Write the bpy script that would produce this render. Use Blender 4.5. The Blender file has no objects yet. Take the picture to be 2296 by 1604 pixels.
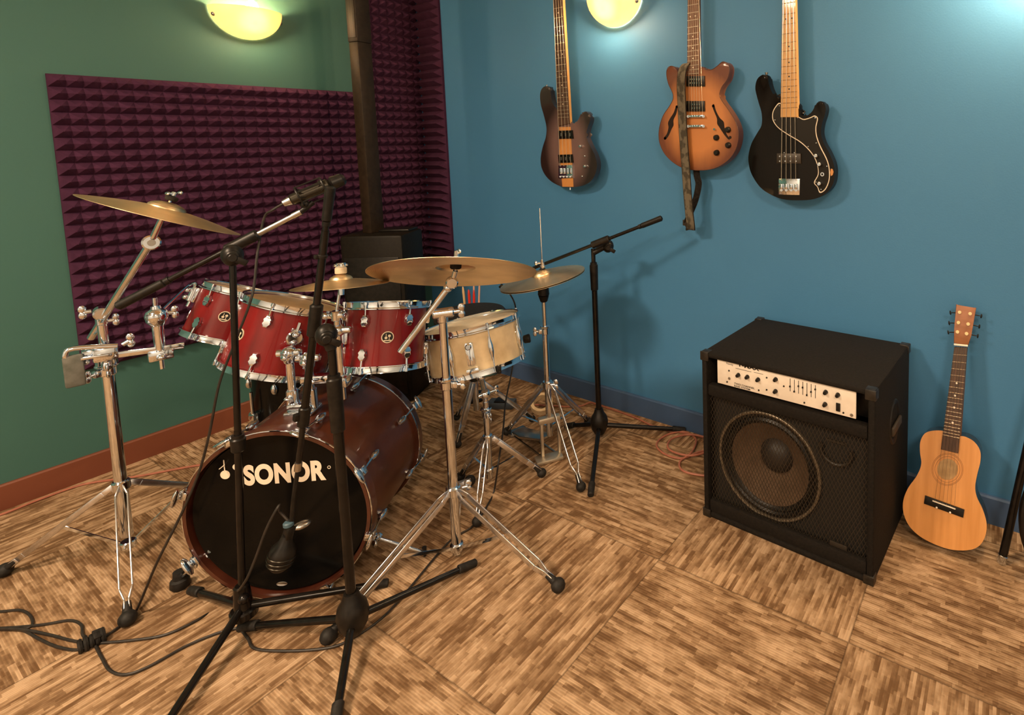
import bpy, bmesh, math, random
from mathutils import Vector, Matrix
random.seed(7)
PI = math.pi
sc = bpy.context.scene
COL = sc.collection
V3 = Vector

# ------------------------------------------------------------------ camera
F, PX, PY, PITCH, ROLL, YAW = 1249.0, 1524.0, 432.0, .0920, -.0207, .570
cp, sp_, cr, sr = math.cos(PITCH), math.sin(PITCH), math.cos(ROLL), math.sin(ROLL)
Mp = Matrix(((1, 0, 0), (0, -sp_, -cp), (0, cp, -sp_)))
Mr = Matrix(((cr, -sr, 0), (sr, cr, 0), (0, 0, 1)))
cw, sw = math.cos(YAW), math.sin(YAW)
Mw = Matrix(((cw, -sw, 0), (sw, cw, 0), (0, 0, 1)))
RC = Mr @ Mp @ Mw.transposed()
RT = RC.transposed()
CAM = V3((3.314, -2.134, 1.36))
cd = bpy.data.cameras.new('camera'); co = bpy.data.objects.new('camera', cd); COL.objects.link(co)
cd.sensor_fit = 'HORIZONTAL'; cd.sensor_width = 36; cd.lens = F / 2296 * 36
cd.shift_x = (1148 - PX) / 2296; cd.shift_y = (PY - 802) / 2296
cd.clip_start = .05
m3 = Matrix((RC[0], -RC[1], -RC[2])).transposed()
co.matrix_world = Matrix.Translation(CAM) @ m3.to_4x4()
sc.camera = co

# ------------------------------------------------------------------ light and exposure
w = bpy.data.worlds.new('world'); sc.world = w; w.use_nodes = True
w.node_tree.nodes['Background'].inputs[0].default_value = (1, .72, .42, 1)
w.node_tree.nodes['Background'].inputs[1].default_value = .02
sc.view_settings.view_transform = 'Standard'; sc.view_settings.look = 'None'
sc.view_settings.gamma = 1; sc.view_settings.use_curve_mapping = False
sc.view_settings.exposure = 0.28
def area(name, loc, size, power, col=(1, .74, .50), rot=(0, 0, 0), sy=None):
    l = bpy.data.lights.new(name, 'AREA'); l.energy = power; l.color = col; l.shape = 'RECTANGLE'
    l.size = size; l.size_y = sy or size
    o = bpy.data.objects.new(name, l); COL.objects.link(o); o.location = loc; o.rotation_euler = rot
    return o
area('added_ceiling_light', (1.5, -3.05, 2.62), .45, 78)  # three unseen ceiling lights added to fill the room
area('added_ceiling_light', (4.2, -2.9, 2.62), .55, 62)
area('added_ceiling_light', (2.6, -4.3, 2.62), .55, 50)
def bulb(loc, power, r=.05):
    l = bpy.data.lights.new('bulb', 'POINT'); l.energy = power; l.color = (1, .66, .36); l.shadow_soft_size = r
    o = bpy.data.objects.new('bulb', l); COL.objects.link(o); o.location = loc
bulb((.085, -.905, 1.985), 24); bulb((1.615, -.085, 1.985), 36); bulb((3.36, -.085, 1.99), 200); bulb((.07, -3.2, 2.0), 6)  # last bulb sits in the added wall lamp out of view

# ------------------------------------------------------------------ places: a pixel's ray met with a plane at its own depth
def ray(x, y): return RT @ V3(((x - PX) / F, (y - PY) / F, 1))
def onz(x, y, z=0):
    r = ray(x, y); return CAM + r * ((z - CAM.z) / r.z)
def ony(x, y, Y):
    r = ray(x, y); return CAM + r * ((Y - CAM.y) / r.y)
def onx(x, y, X):
    r = ray(x, y); return CAM + r * ((X - CAM.x) / r.x)
def near(P, x, y):
    r = ray(x, y); d = V3((P[0] - CAM.x, P[1] - CAM.y)); h = V3((r.x, r.y))
    return CAM + r * (d.dot(h) / h.dot(h))
def onp(x, y, o, n):
    r = ray(x, y); return CAM + r * ((V3(o) - CAM).dot(n) / r.dot(n))

# ------------------------------------------------------------------ mesh helpers
def frame(o, z, x=None):
    z = V3(z).normalized()
    x = V3(x) if x is not None else (V3((0, 0, 1)) if abs(z.z) < .9 else V3((1, 0, 0)))
    x = (x - z * x.dot(z)).normalized(); y = z.cross(x)
    M = Matrix((x, y, z)).transposed().to_4x4(); M.translation = V3(o); return M
def smooth(pts, n=6, closed=False):
    P = [V3(p) for p in pts]; out = []; N = len(P)
    rng = range(N) if closed else range(N - 1)
    for i in rng:
        if closed: a, b, c, d = P[i - 1], P[i], P[(i + 1) % N], P[(i + 2) % N]
        else: a, b, c, d = P[max(i - 1, 0)], P[i], P[i + 1], P[min(i + 2, N - 1)]
        for k in range(n):
            t = k / n
            out.append(.5 * ((2 * b) + (c - a) * t + (2 * a - 5 * b + 4 * c - d) * t * t + (3 * b - a - 3 * c + d) * t ** 3))
    if not closed: out.append(P[-1])
    return out
WM = {}
class MB:
    def __init__(s): s.bm = bmesh.new()
    def _add(s, vs, fs):
        v = [s.bm.verts.new(p) for p in vs]; o = []
        for f in fs:
            try: o.append(s.bm.faces.new([v[i] for i in f]))
            except ValueError: pass
        return v, o
    def lathe(s, prof, M=None, seg=32, a0=0, a1=2 * PI):
        M = M or Matrix(); full = abs(a1 - a0 - 2 * PI) < 1e-6; n = seg if full else seg + 1
        rings = []
        for r, z in prof:
            if r < 1e-6: rings.append([s.bm.verts.new(M @ V3((0, 0, z)))])
            else: rings.append([s.bm.verts.new(M @ V3((r * math.cos(a0 + (a1 - a0) * k / seg), r * math.sin(a0 + (a1 - a0) * k / seg), z))) for k in range(n)])
        for A, B in zip(rings, rings[1:]):
            for k in range(seg):
                a, b = k, (k + 1) % n if full else k + 1
                if len(A) == 1 and len(B) == 1: continue
                if len(A) == 1: q = [A[0], B[b], B[a]]
                elif len(B) == 1: q = [A[a], A[b], B[0]]
                else: q = [A[a], A[b], B[b], B[a]]
                try: s.bm.faces.new(q)
                except ValueError: pass
        return s
    def cyl(s, p0, p1, r0, r1=None, seg=16, bev=0):
        p0, p1 = V3(p0), V3(p1); r1 = r0 if r1 is None else r1; L = (p1 - p0).length
        if bev: pr = [(0, 0), (r0 - bev, 0), (r0, bev), (r1, L - bev), (r1 - bev, L), (0, L)]
        else: pr = [(0, 0), (r0, 0), (r1, L), (0, L)]
        return s.lathe(pr, frame(p0, p1 - p0), seg)
    def tube(s, pts, r, seg=8, closed=False, flat=None):
        P = [V3(p) for p in pts]; N = len(P); rings = []; up = None
        for i, p in enumerate(P):
            if closed: t = P[(i + 1) % N] - P[i - 1]
            else: t = P[min(i + 1, N - 1)] - P[max(i - 1, 0)]
            t.normalize()
            if up is None: up = t.orthogonal().normalized() if flat is None else V3(flat)
            up = (up - t * up.dot(t)).normalized(); sd = t.cross(up)
            rr = r[i] if isinstance(r, (list, tuple)) else r
            ra, rb = (rr, rr) if flat is None else (rr * .25, rr)
            rings.append([s.bm.verts.new(p + up * (ra * math.cos(2 * PI * k / seg)) + sd * (rb * math.sin(2 * PI * k / seg))) for k in range(seg)])
        for i in range(N if closed else N - 1):
            A, B = rings[i], rings[(i + 1) % N]
            for k in range(seg): s.bm.faces.new([A[k], A[(k + 1) % seg], B[(k + 1) % seg], B[k]])
        if not closed: s.bm.faces.new(rings[0][::-1]); s.bm.faces.new(rings[-1])
        return s
    def box(s, c, size, M=None, bev=0, seg=2):
        x, y, z = [q / 2 for q in size]; M = M.to_3x3() if M else Matrix.Identity(3); c = V3(c)
        v, f = s._add([c + M @ V3(p) for p in ((-x, -y, -z), (x, -y, -z), (x, y, -z), (-x, y, -z), (-x, -y, z), (x, -y, z), (x, y, z), (-x, y, z))],
                      [(3, 2, 1, 0), (4, 5, 6, 7), (0, 1, 5, 4), (1, 2, 6, 5), (2, 3, 7, 6), (3, 0, 4, 7)])
        if bev: bmesh.ops.bevel(s.bm, geom=list({e for q in f for e in q.edges}), offset=bev, segments=seg, affect='EDGES', profile=.5)
        return s
    def bar(s, p0, p1, wd, th, side=(0, 0, 1), bev=0):
        p0, p1 = V3(p0), V3(p1); M = frame(p0, p1 - p0, side)
        return s.box((p0 + p1) / 2, (th, wd, (p1 - p0).length), M, bev)
    def sph(s, c, r, M=None, seg=16):
        rx = (r, r, r) if not isinstance(r, (tuple, list)) else r
        M = M.to_3x3() if M else Matrix.Identity(3)
        m = Matrix.Translation(V3(c)) @ M.to_4x4() @ Matrix.Diagonal((*rx, 1))
        n = seg // 2
        return s.lathe([(math.sin(PI * k / n) if 0 < k < n else 0, -math.cos(PI * k / n)) for k in range(n + 1)], m, seg)
    def prism(s, pts, depth, bev=0, seg=3, bevback=True):
        """pts: 3D outline of the front face; depth: vector to the back face"""
        d = V3(depth); n = len(pts)
        v, f = s._add([V3(p) for p in pts] + [V3(p) + d for p in pts],
                      [tuple(range(n)), tuple(range(2 * n - 1, n - 1, -1))] + [(i, n + i, n + (i + 1) % n, (i + 1) % n) for i in range(n)])
        if bev:
            es = list(f[0].edges) + (list(f[1].edges) if bevback else [])
            bmesh.ops.bevel(s.bm, geom=es, offset=bev, segments=seg, affect='EDGES', profile=.5)
        return s
    def build(s, name, m, parent=None, M=None, ang=40):
        bmesh.ops.recalc_face_normals(s.bm, faces=s.bm.faces)
        me = bpy.data.meshes.new(name); 
        T = V3((0, 0, 0))
        pl = parent['_o'] if parent is not None else None
        if parent is not None and parent.name not in WM: WM[parent.name] = Matrix.Translation(V3(pl))
        PW = WM[parent.name] if parent is not None else Matrix()
        if M is None and parent is not None:
            iv = PW.inverted()
            for v in s.bm.verts: v.co = iv @ v.co
        elif M is None:
            o0 = sum((v.co for v in s.bm.verts), V3()) / len(s.bm.verts)
            for v in s.bm.verts: v.co -= o0
        s.bm.to_mesh(me); s.bm.free()
        me.polygons.foreach_set('use_smooth', [True] * len(me.polygons)); me.set_sharp_from_angle(angle=math.radians(ang))
        me.materials.append(m)
        o = bpy.data.objects.new(name, me); COL.objects.link(o)
        if M is None:
            if pl is None: o.location = o0; o['_o'] = list(o0); WM[o.name] = Matrix.Translation(o0)
            else: o['_o'] = list(PW.translation); WM[o.name] = PW.copy()
        else:
            o.matrix_basis = PW.inverted() @ M
            o['_o'] = list(M.translation); WM[o.name] = M.copy()
        if parent is not None: o.parent = parent
        return o
ALL = []
def thing(name, label, cat, loc, group=None):
    o = bpy.data.objects.new(name, None); COL.objects.link(o); o.location = V3(loc); o['_o'] = list(V3(loc))
    o.empty_display_size = .05; o['label'] = label; o['category'] = cat
    if group: o['group'] = group
    return o
def tag(o, label, cat, group=None):
    o['label'] = label; o['category'] = cat
    if group: o['group'] = group
    return o
def struct(o): o['kind'] = 'structure'; return o
def text(name, string, m, parent, M, size=1, off=0, ext=.0006, xs=1, align='CENTER', spacing=1):
    cu = bpy.data.curves.new('t', 'FONT'); cu.body = string; cu.size = size; cu.offset = off; cu.extrude = ext
    cu.align_x = align; cu.space_character = spacing
    t = bpy.data.objects.new('t', cu); COL.objects.link(t)
    dg = bpy.context.evaluated_depsgraph_get(); me = bpy.data.meshes.new_from_object(t.evaluated_get(dg))
    bpy.data.objects.remove(t); me.materials.clear(); me.materials.append(m); me.name = name
    me.transform(Matrix.Diagonal((xs, 1, 1, 1)))
    o = bpy.data.objects.new(name, me); COL.objects.link(o)
    o.matrix_basis = Matrix.Translation(-V3(parent['_o'])) @ M; o.parent = parent
    return o

# ------------------------------------------------------------------ materials
MAT = {}
def mat(name, col, rough=.5, metal=0, coat=0, spec=.5, **k):
    m = bpy.data.materials.new(name); m.use_nodes = True; b = m.node_tree.nodes['Principled BSDF']
    b.inputs['Base Color'].default_value = (*col, 1); b.inputs['Roughness'].default_value = rough
    b.inputs['Metallic'].default_value = metal; b.inputs['Coat Weight'].default_value = coat
    b.inputs['Specular IOR Level'].default_value = spec; b.inputs['Coat Roughness'].default_value = .06
    MAT[name] = m; m['b'] = 1
    return m
def N(m, t, **k):
    n = m.node_tree.nodes.new(t)
    for a, v in k.items():
        if a.startswith('i_'): n.inputs[a[2:].replace('_', ' ')].default_value = v
        else: setattr(n, a, v)
    return n
def LK(m, a, b): m.node_tree.links.new(a, b)
def noisy(m, c1, c2, scale, detail=3, sx=(1, 1, 1), bump=0, coord='Object', rough=None, lo=.35, hi=.65, bscale=None):
    b = m.node_tree.nodes['Principled BSDF']; tc = N(m, 'ShaderNodeTexCoord'); mp = N(m, 'ShaderNodeMapping'); mp.inputs['Scale'].default_value = sx
    LK(m, tc.outputs[coord], mp.inputs[0]); nz = N(m, 'ShaderNodeTexNoise', i_Scale=scale, i_Detail=detail); LK(m, mp.outputs[0], nz.inputs[0])
    rp = N(m, 'ShaderNodeValToRGB'); rp.color_ramp.elements[0].position = lo; rp.color_ramp.elements[1].position = hi
    rp.color_ramp.elements[0].color = (*c1, 1); rp.color_ramp.elements[1].color = (*c2, 1)
    LK(m, nz.outputs[0], rp.inputs[0]); LK(m, rp.outputs[0], b.inputs['Base Color'])
    if bump:
        nb = nz
        if bscale: nb = N(m, 'ShaderNodeTexNoise', i_Scale=bscale, i_Detail=2); LK(m, mp.outputs[0], nb.inputs[0])
        bp = N(m, 'ShaderNodeBump', i_Strength=bump, i_Distance=.002); LK(m, nb.outputs[0], bp.inputs['Height']); LK(m, bp.outputs[0], b.inputs['Normal'])
    return m
chrome = noisy(mat('chrome', (.85, .85, .84), .08, 1), (.74, .82, .93), (.82, .90, 1.0), 40)
legchrome = noisy(mat('worn_leg_chrome', (.8, .8, .8), .27, 1), (.70, .74, .80), (.88, .92, 1.0), 40)
steel = mat('dull_steel', (.45, .44, .42), .3, 1)
black = noisy(mat('black_plastic', (.008, .007, .006), .38, spec=.3), (.005, .0045, .004), (.012, .010, .008), 60)
blackm = noisy(mat('black_painted_metal', (.006, .005, .004), .22, spec=.35), (.004, .0035, .003), (.009, .007, .006), 50)
rubber = noisy(mat('black_rubber', (.014, .012, .011), .6, spec=.3), (.009, .008, .007), (.02, .018, .016), 80, bump=.2)
gloss = noisy(mat('black_gloss', (.004, .0035, .003), .16, spec=.12), (.003, .003, .003), (.006, .005, .004), 8)
red = noisy(mat('red_lacquer', (.12, .002, .003), .4, coat=.5, spec=.3), (.14, .0015, .0025), (.20, .003, .004), 30, sx=(1, 1, .15))
maroon = noisy(mat('maroon_lacquer', (.1, .014, .006), .4, coat=.35), (.05, .010, .0035), (.085, .02, .006), 9, sx=(1, 1, .3))
hoopw = noisy(mat('maroon_hoop_lacquer', (.12, .035, .018), .3, coat=.6), (.045, .011, .006), (.075, .02, .010), 14)
ivory = noisy(mat('cream_pearl', (.66, .50, .30), .3, coat=.5), (.62, .47, .27), (.80, .64, .40), 22, lo=.3, hi=.7)
drumskin = noisy(mat('coated_drumhead', (.72, .62, .46), .6), (.66, .56, .41), (.76, .67, .51), 25)
brownskin = noisy(mat('tan_drumhead', (.5, .33, .17), .4), (.45, .3, .15), (.56, .38, .2), 18)
brass = None
white = mat('white_print', (.82, .72, .58), .5)
cream = mat('cream_plastic', (.75, .66, .5), .45)
panelw = noisy(mat('aluminium_panel', (.82, .74, .64), .4), (.78, .7, .6), (.86, .78, .68), 30)
def cymmat():
    m = mat('cymbal_bronze', (.62, .40, .16), .36, 1); b = m.node_tree.nodes['Principled BSDF']
    tc = N(m, 'ShaderNodeTexCoord'); nz = N(m, 'ShaderNodeTexNoise', i_Scale=7, i_Detail=4); LK(m, tc.outputs['Object'], nz.inputs[0])
    rp = N(m, 'ShaderNodeValToRGB'); rp.color_ramp.elements[0].color = (.74, .55, .32, 1); rp.color_ramp.elements[1].color = (.95, .74, .48, 1)
    rp.color_ramp.elements[0].position = .35; rp.color_ramp.elements[1].position = .6
    LK(m, nz.outputs[0], rp.inputs[0]); LK(m, rp.outputs[0], b.inputs['Base Color'])
    sx = N(m, 'ShaderNodeSeparateXYZ'); LK(m, tc.outputs['Object'], sx.inputs[0])
    cb = N(m, 'ShaderNodeCombineXYZ'); LK(m, sx.outputs[0], cb.inputs[0]); LK(m, sx.outputs[1], cb.inputs[1])
    ln = N(m, 'ShaderNodeVectorMath', operation='LENGTH'); LK(m, cb.outputs[0], ln.inputs[0])
    mu = N(m, 'ShaderNodeMath', operation='MULTIPLY'); mu.inputs[1].default_value = 1400; LK(m, ln.outputs['Value'], mu.inputs[0])
    sn = N(m, 'ShaderNodeMath', operation='SINE'); LK(m, mu.outputs[0], sn.inputs[0])
    bp = N(m, 'ShaderNodeBump', i_Strength=.35, i_Distance=.0006); LK(m, sn.outputs[0], bp.inputs['Height']); LK(m, bp.outputs[0], b.inputs['Normal'])
    return m
brass = cymmat()
def wallmat(name, c1, c2):
    return noisy(mat(name, c1, .55, spec=.35), c1, c2, 1.6, bump=.12, coord='Object', lo=.3, hi=.7, bscale=160)
green = wallmat('green_wall_paint', (.044, .128, .112), (.048, .137, .118))
blue = wallmat('blue_wall_paint', (.060, .215, .43), (.066, .23, .455))
creamw = wallmat('cream_wall_paint', (.58, .59, .58), (.62, .63, .62))
ceilm = wallmat('ceiling_white', (.75, .7, .62), (.8, .75, .66))
brownb = noisy(mat('brown_baseboard', (.17, .05, .024), .5), (.15, .042, .02), (.19, .058, .028), 5, sx=(1, .2, 1))
blueb = noisy(mat('slate_blue_baseboard', (.075, .12, .19), .5), (.055, .115, .24), (.065, .13, .27), 6)
foam = noisy(mat('purple_foam', (.07, .02, .06), .95, spec=.1), (.052, .018, .042), (.068, .023, .054), 30, bump=.3, bscale=400)
def carpetmat():
    m = mat('carpet_tiles', (.3, .2, .1), .95, spec=.1); b = m.node_tree.nodes['Principled BSDF']
    tc = N(m, 'ShaderNodeTexCoord'); mp = N(m, 'ShaderNodeMapping', vector_type='TEXTURE')
    mp.inputs['Location'].default_value = (2.928, -.733, 0); mp.inputs['Rotation'].default_value = (0, 0, math.radians(1.7)); mp.inputs['Scale'].default_value = (.61, .61, .61)
    LK(m, tc.outputs['Object'], mp.inputs[0])
    sx = N(m, 'ShaderNodeSeparateXYZ'); LK(m, mp.outputs[0], sx.inputs[0])
    def M2(op, a, c=None, c2=None):
        n = N(m, 'ShaderNodeMath', operation=op)
        for i, q in enumerate((a, c, c2)):
            if q is None: continue
            if hasattr(q, 'links'): LK(m, q, n.inputs[i])
            else: n.inputs[i].default_value = q
        return n.outputs[0]
    X, Y = sx.outputs[0], sx.outputs[1]
    fx, fy = M2('FLOOR', X), M2('FLOOR', Y)
    par = M2('FLOORED_MODULO', M2('ADD', fx, fy), 2.0)     # 0 or 1
    # the long direction of the streaks turns a quarter from tile to tile
    def mix(a, c): # par? a : c
        return M2('ADD', M2('MULTIPLY', a, par), M2('MULTIPLY', c, M2('SUBTRACT', 1.0, par)))
    L_ = mix(Y, X); S_ = mix(X, Y)
    rnd = N(m, 'ShaderNodeTexWhiteNoise', noise_dimensions='2D'); cb0 = N(m, 'ShaderNodeCombineXYZ'); LK(m, fx, cb0.inputs[0]); LK(m, fy, cb0.inputs[1]); LK(m, cb0.outputs[0], rnd.inputs['Vector'])
    off = M2('MULTIPLY', rnd.outputs[0], 40.0)
    def streak(a, c, det, dist=0):
        cb = N(m, 'ShaderNodeCombineXYZ'); LK(m, M2('ADD', M2('MULTIPLY', L_, a), off), cb.inputs[0]); LK(m, M2('MULTIPLY', S_, c), cb.inputs[1]); LK(m, off, cb.inputs[2])
        nz = N(m, 'ShaderNodeTexNoise', i_Scale=1.0, i_Detail=det, i_Roughness=.6, i_Distortion=dist); LK(m, cb.outputs[0], nz.inputs[0]); return nz.outputs[0]
    # ribs: quantised across the streak so that each yarn row holds one colour
    Sq = M2('DIVIDE', M2('FLOOR', M2('MULTIPLY', S_, 84.0)), 84.0)
    def yarn(a, seed, fs):
        cb = N(m, 'ShaderNodeCombineXYZ'); LK(m, M2('ADD', M2('MULTIPLY', L_, a), off), cb.inputs[0]); LK(m, M2('MULTIPLY', Sq, fs), cb.inputs[1]); LK(m, M2('ADD', off, seed), cb.inputs[2])
        nz = N(m, 'ShaderNodeTexNoise', i_Scale=1.0, i_Detail=1.5); LK(m, cb.outputs[0], nz.inputs[0]); return nz.outputs[0]
    row = M2('FLOOR', M2('MULTIPLY', S_, 84.0))
    def cell(k, seed, rows=1.0):
        rw = M2('FLOOR', M2('DIVIDE', row, rows))
        w1 = N(m, 'ShaderNodeTexWhiteNoise', noise_dimensions='2D'); c1 = N(m, 'ShaderNodeCombineXYZ'); LK(m, rw, c1.inputs[0]); LK(m, M2('ADD', off, seed), c1.inputs[1]); LK(m, c1.outputs[0], w1.inputs['Vector'])
        cl = M2('FLOOR', M2('ADD', M2('MULTIPLY', L_, k), M2('MULTIPLY', w1.outputs[0], 9.0)))
        w2 = N(m, 'ShaderNodeTexWhiteNoise', noise_dimensions='3D'); c2 = N(m, 'ShaderNodeCombineXYZ'); LK(m, rw, c2.inputs[0]); LK(m, cl, c2.inputs[1]); LK(m, M2('ADD', off, seed), c2.inputs[2]); LK(m, c2.outputs[0], w2.inputs['Vector'])
        return w2.outputs[0]
    s1 = yarn(8.0, 3.0, 46.0); s2 = cell(7.0, 1.0, 2.0); s5 = cell(13.0, 5.0, 1.0); s3 = streak(3.4, 4.4, 3.0); s4 = streak(30.0, 34.0, 2.0)
    tot = M2('ADD', M2('ADD', M2('ADD', M2('MULTIPLY', s1, .46), M2('MULTIPLY', s2, .17)), M2('MULTIPLY', s3, .40)), M2('ADD', M2('MULTIPLY', s5, .10), M2('MULTIPLY', s4, .16)))
    rp = N(m, 'ShaderNodeValToRGB'); e = rp.color_ramp.elements
    e[0].position = .52; e[0].color = (.150, .083, .040, 1); e[1].position = .80; e[1].color = (.52, .36, .225, 1)
    q = rp.color_ramp.elements.new(.60); q.color = (.228, .138, .074, 1)
    q = rp.color_ramp.elements.new(.68); q.color = (.345, .222, .126, 1)
    LK(m, tot, rp.inputs[0])
    # fine yarn ribs and the thin seams between tiles
    rib = M2('SINE', M2('MULTIPLY', S_, 2 * PI * 84.0))
    ribc = M2('ADD', M2('MULTIPLY', rib, .045), .96)
    sx_ = M2('ABSOLUTE', M2('SUBTRACT', M2('FRACT', X), .5)); sy_ = M2('ABSOLUTE', M2('SUBTRACT', M2('FRACT', Y), .5))
    edge = M2('GREATER_THAN', M2('MAXIMUM', sx_, sy_), .4965)
    tone = M2('MULTIPLY', ribc, M2('SUBTRACT', 1.0, M2('MULTIPLY', edge, .42)))
    vm = N(m, 'ShaderNodeVectorMath', operation='SCALE'); LK(m, rp.outputs[0], vm.inputs[0]); LK(m, tone, vm.inputs['Scale'])
    LK(m, vm.outputs[0], b.inputs['Base Color'])
    bp = N(m, 'ShaderNodeBump', i_Strength=.22, i_Distance=.002); LK(m, M2('ADD', rib, M2('MULTIPLY', tot, 3.0)), bp.inputs['Height']); LK(m, bp.outputs[0], b.inputs['Normal'])
    return m
carpet = carpetmat()
def glowmat(name, col, strength):
    m = mat(name, (.95, .8, .5), .35, coat=.5); b = m.node_tree.nodes['Principled BSDF']
    b.inputs['Emission Color'].default_value = (*col, 1); b.inputs['Emission Strength'].default_value = strength
    tc = N(m, 'ShaderNodeTexCoord'); nz = N(m, 'ShaderNodeTexNoise', i_Scale=11, i_Detail=3); LK(m, tc.outputs['Object'], nz.inputs[0])
    mr = N(m, 'ShaderNodeMapRange'); mr.inputs[1].default_value = .3; mr.inputs[2].default_value = .7
    mr.inputs[3].default_value = strength * .75; mr.inputs[4].default_value = strength * 1.25
    LK(m, nz.outputs[0], mr.inputs[0]); LK(m, mr.outputs[0], b.inputs['Emission Strength'])
    return m
glow = glowmat('lit_alabaster_glass', (1, .70, .36), .3)
_nt = glow.node_tree; _pb = _nt.nodes['Principled BSDF']; _out = [n for n in _nt.nodes if n.type == 'OUTPUT_MATERIAL'][0]
_tr = N(glow, 'ShaderNodeBsdfTranslucent'); _tr.inputs[0].default_value = (.95, .74, .45, 1); _mx = N(glow, 'ShaderNodeMixShader'); _mx.inputs[0].default_value = .28
LK(glow, _pb.outputs[0], _mx.inputs[1]); LK(glow, _tr.outputs[0], _mx.inputs[2]); LK(glow, _mx.outputs[0], _out.inputs[0])

# ------------------------------------------------------------------ room
RX, RY, RZ = 5.4, -5.2, 2.72
def slab(name, c, s, m): return struct(MB().box(c, s).build(name, m, M=Matrix()))
slab('floor', (RX / 2, RY / 2, -.05), (RX + .2, -RY + .2, .1), carpet)
slab('ceiling', (RX / 2, RY / 2, RZ + .05), (RX + .2, -RY + .2, .1), ceilm)
slab('wall_left', (-.05, RY / 2, RZ / 2), (.1, -RY + .2, RZ), green)
slab('wall_back', (RX / 2 + .0, .05, RZ / 2), (RX, .1, RZ), blue)
slab('wall_right', (RX + .05, RY / 2, RZ / 2), (.1, -RY + .2, RZ), creamw)
slab('wall_front', (RX / 2, RY - .05, RZ / 2), (RX, .1, RZ), creamw)
def skirt(name, p0, p1, n, m):
    p0, p1, n = V3(p0), V3(p1), V3(n); h, t = .1, .014
    mb = MB(); prof = [(0, 0), (t, 0), (t, h - .006), (t - .004, h), (0, h)]
    vs = [p + n * a + V3((0, 0, z)) for p in (p0, p1) for a, z in prof]
    mb._add(vs, [(0, 1, 2, 3, 4), (9, 8, 7, 6, 5)] + [(i, 5 + i, 5 + (i + 1) % 5, (i + 1) % 5) for i in range(5)])
    struct(mb.build(name, m, ang=20))
skirt('baseboard_left', (0, RY, 0), (0, 0, 0), (1, 0, 0), brownb)
skirt('baseboard_back', (.014, 0, 0), (RX, 0, 0), (0, -1, 0), blueb)

# ------------------------------------------------------------------ acoustic foam
def foam_panel(o, u, v, n, W, Hh, pitch_u, pitch_v, h, label, wedge=False):
    o, u, v, n = V3(o), V3(u), V3(v), V3(n); mb = MB(); bm = mb.bm
    nu, nv_ = max(1, round(W / pitch_u)), round(Hh / pitch_v); pu, pv = W / nu, Hh / nv_; base = .014
    P = lambda a, b, c: o + u * a + v * b + n * c
    grid = [[bm.verts.new(P(i * pu, j * pv, base)) for j in range(nv_ + 1)] for i in range(nu + 1)]
    mids = [[bm.verts.new(P(i * pu, (j + .5) * pv, base + h * (.55 if 0 < i < nu else .0))) for j in range(nv_)] for i in range(nu + 1)] if not wedge else None
    if wedge:
        for j in range(nv_):
            a, b = bm.verts.new(P(0, (j + .5) * pv, base + h)), bm.verts.new(P(W - .035, (j + .5) * pv, base + h))
            g = grid
            bm.faces.new([g[0][j], g[nu][j], b, a]); bm.faces.new([a, b, g[nu][j + 1], g[0][j + 1]])
            bm.faces.new([g[nu][j], g[nu][j + 1], b]); bm.faces.new([g[0][j + 1], g[0][j], a])
    else:
        for i in range(nu):
            for j in range(nv_):
                q = [grid[i][j], grid[i + 1][j], grid[i + 1][j + 1], grid[i][j + 1]]
                c = [P((i + .5 + dx) * pu, (j + .5 + dy) * pv, base + h) for dx, dy in ((-.05, -.04), (.05, -.04), (.05, .04), (-.05, .04))]
                t = [bm.verts.new(k) for k in c]; bm.faces.new(t)
                bm.faces.new([q[0], q[1], t[1], t[0]]); bm.faces.new([q[2], q[3], t[3], t[2]])
                ml, mr = mids[i][j], mids[i + 1][j]
                bm.faces.new([q[1], mr, t[1]]); bm.faces.new([mr, t[2], t[1]]); bm.faces.new([mr, q[2], t[2]])
                bm.faces.new([q[3], ml, t[3]]); bm.faces.new([ml, t[0], t[3]]); bm.faces.new([ml, q[0], t[0]])
    # edges down to the wall
    rim = [grid[i][0] for i in range(nu + 1)]
    for j in range(nv_): rim += ([mids[nu][j]] if mids else []) + [grid[nu][j + 1]]
    rim += [grid[i][nv_] for i in range(nu - 1, -1, -1)]
    for j in range(nv_ - 1, -1, -1): rim += ([mids[0][j]] if mids else []) + ([grid[0][j]] if j else [])
    back = [bm.verts.new(q.co - n * (base - .001)) for q in rim]
    for k in range(len(rim)): bm.faces.new([rim[k], back[k], back[(k + 1) % len(rim)], rim[(k + 1) % len(rim)]])
    bm.faces.new(back[::-1])
    return tag(mb.build('acoustic_foam_panel', foam, ang=10), label, 'acoustic foam')
foam_panel((0, -1.596, .463), (0, 1, 0), (0, 0, 1), (1, 0, 0), 1.185, 1.215, .0494, .0506, .036, 'large square purple pyramid acoustic foam panel on the green wall behind the drums')
foam_panel((0, -.335, .50), (0, 1, 0), (0, 0, 1), (1, 0, 0), .333, 2.15, .0476, .0506, .036, 'tall narrow purple pyramid foam strip on the green wall between speaker column and corner')
foam_panel((.05, 0, .50), (1, 0, 0), (0, 0, 1), (0, -1, 0), .212, 2.15, .212, .0506, .036, 'tall purple foam strip with horizontal wedges on the blue wall at the corner', wedge=True)

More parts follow.
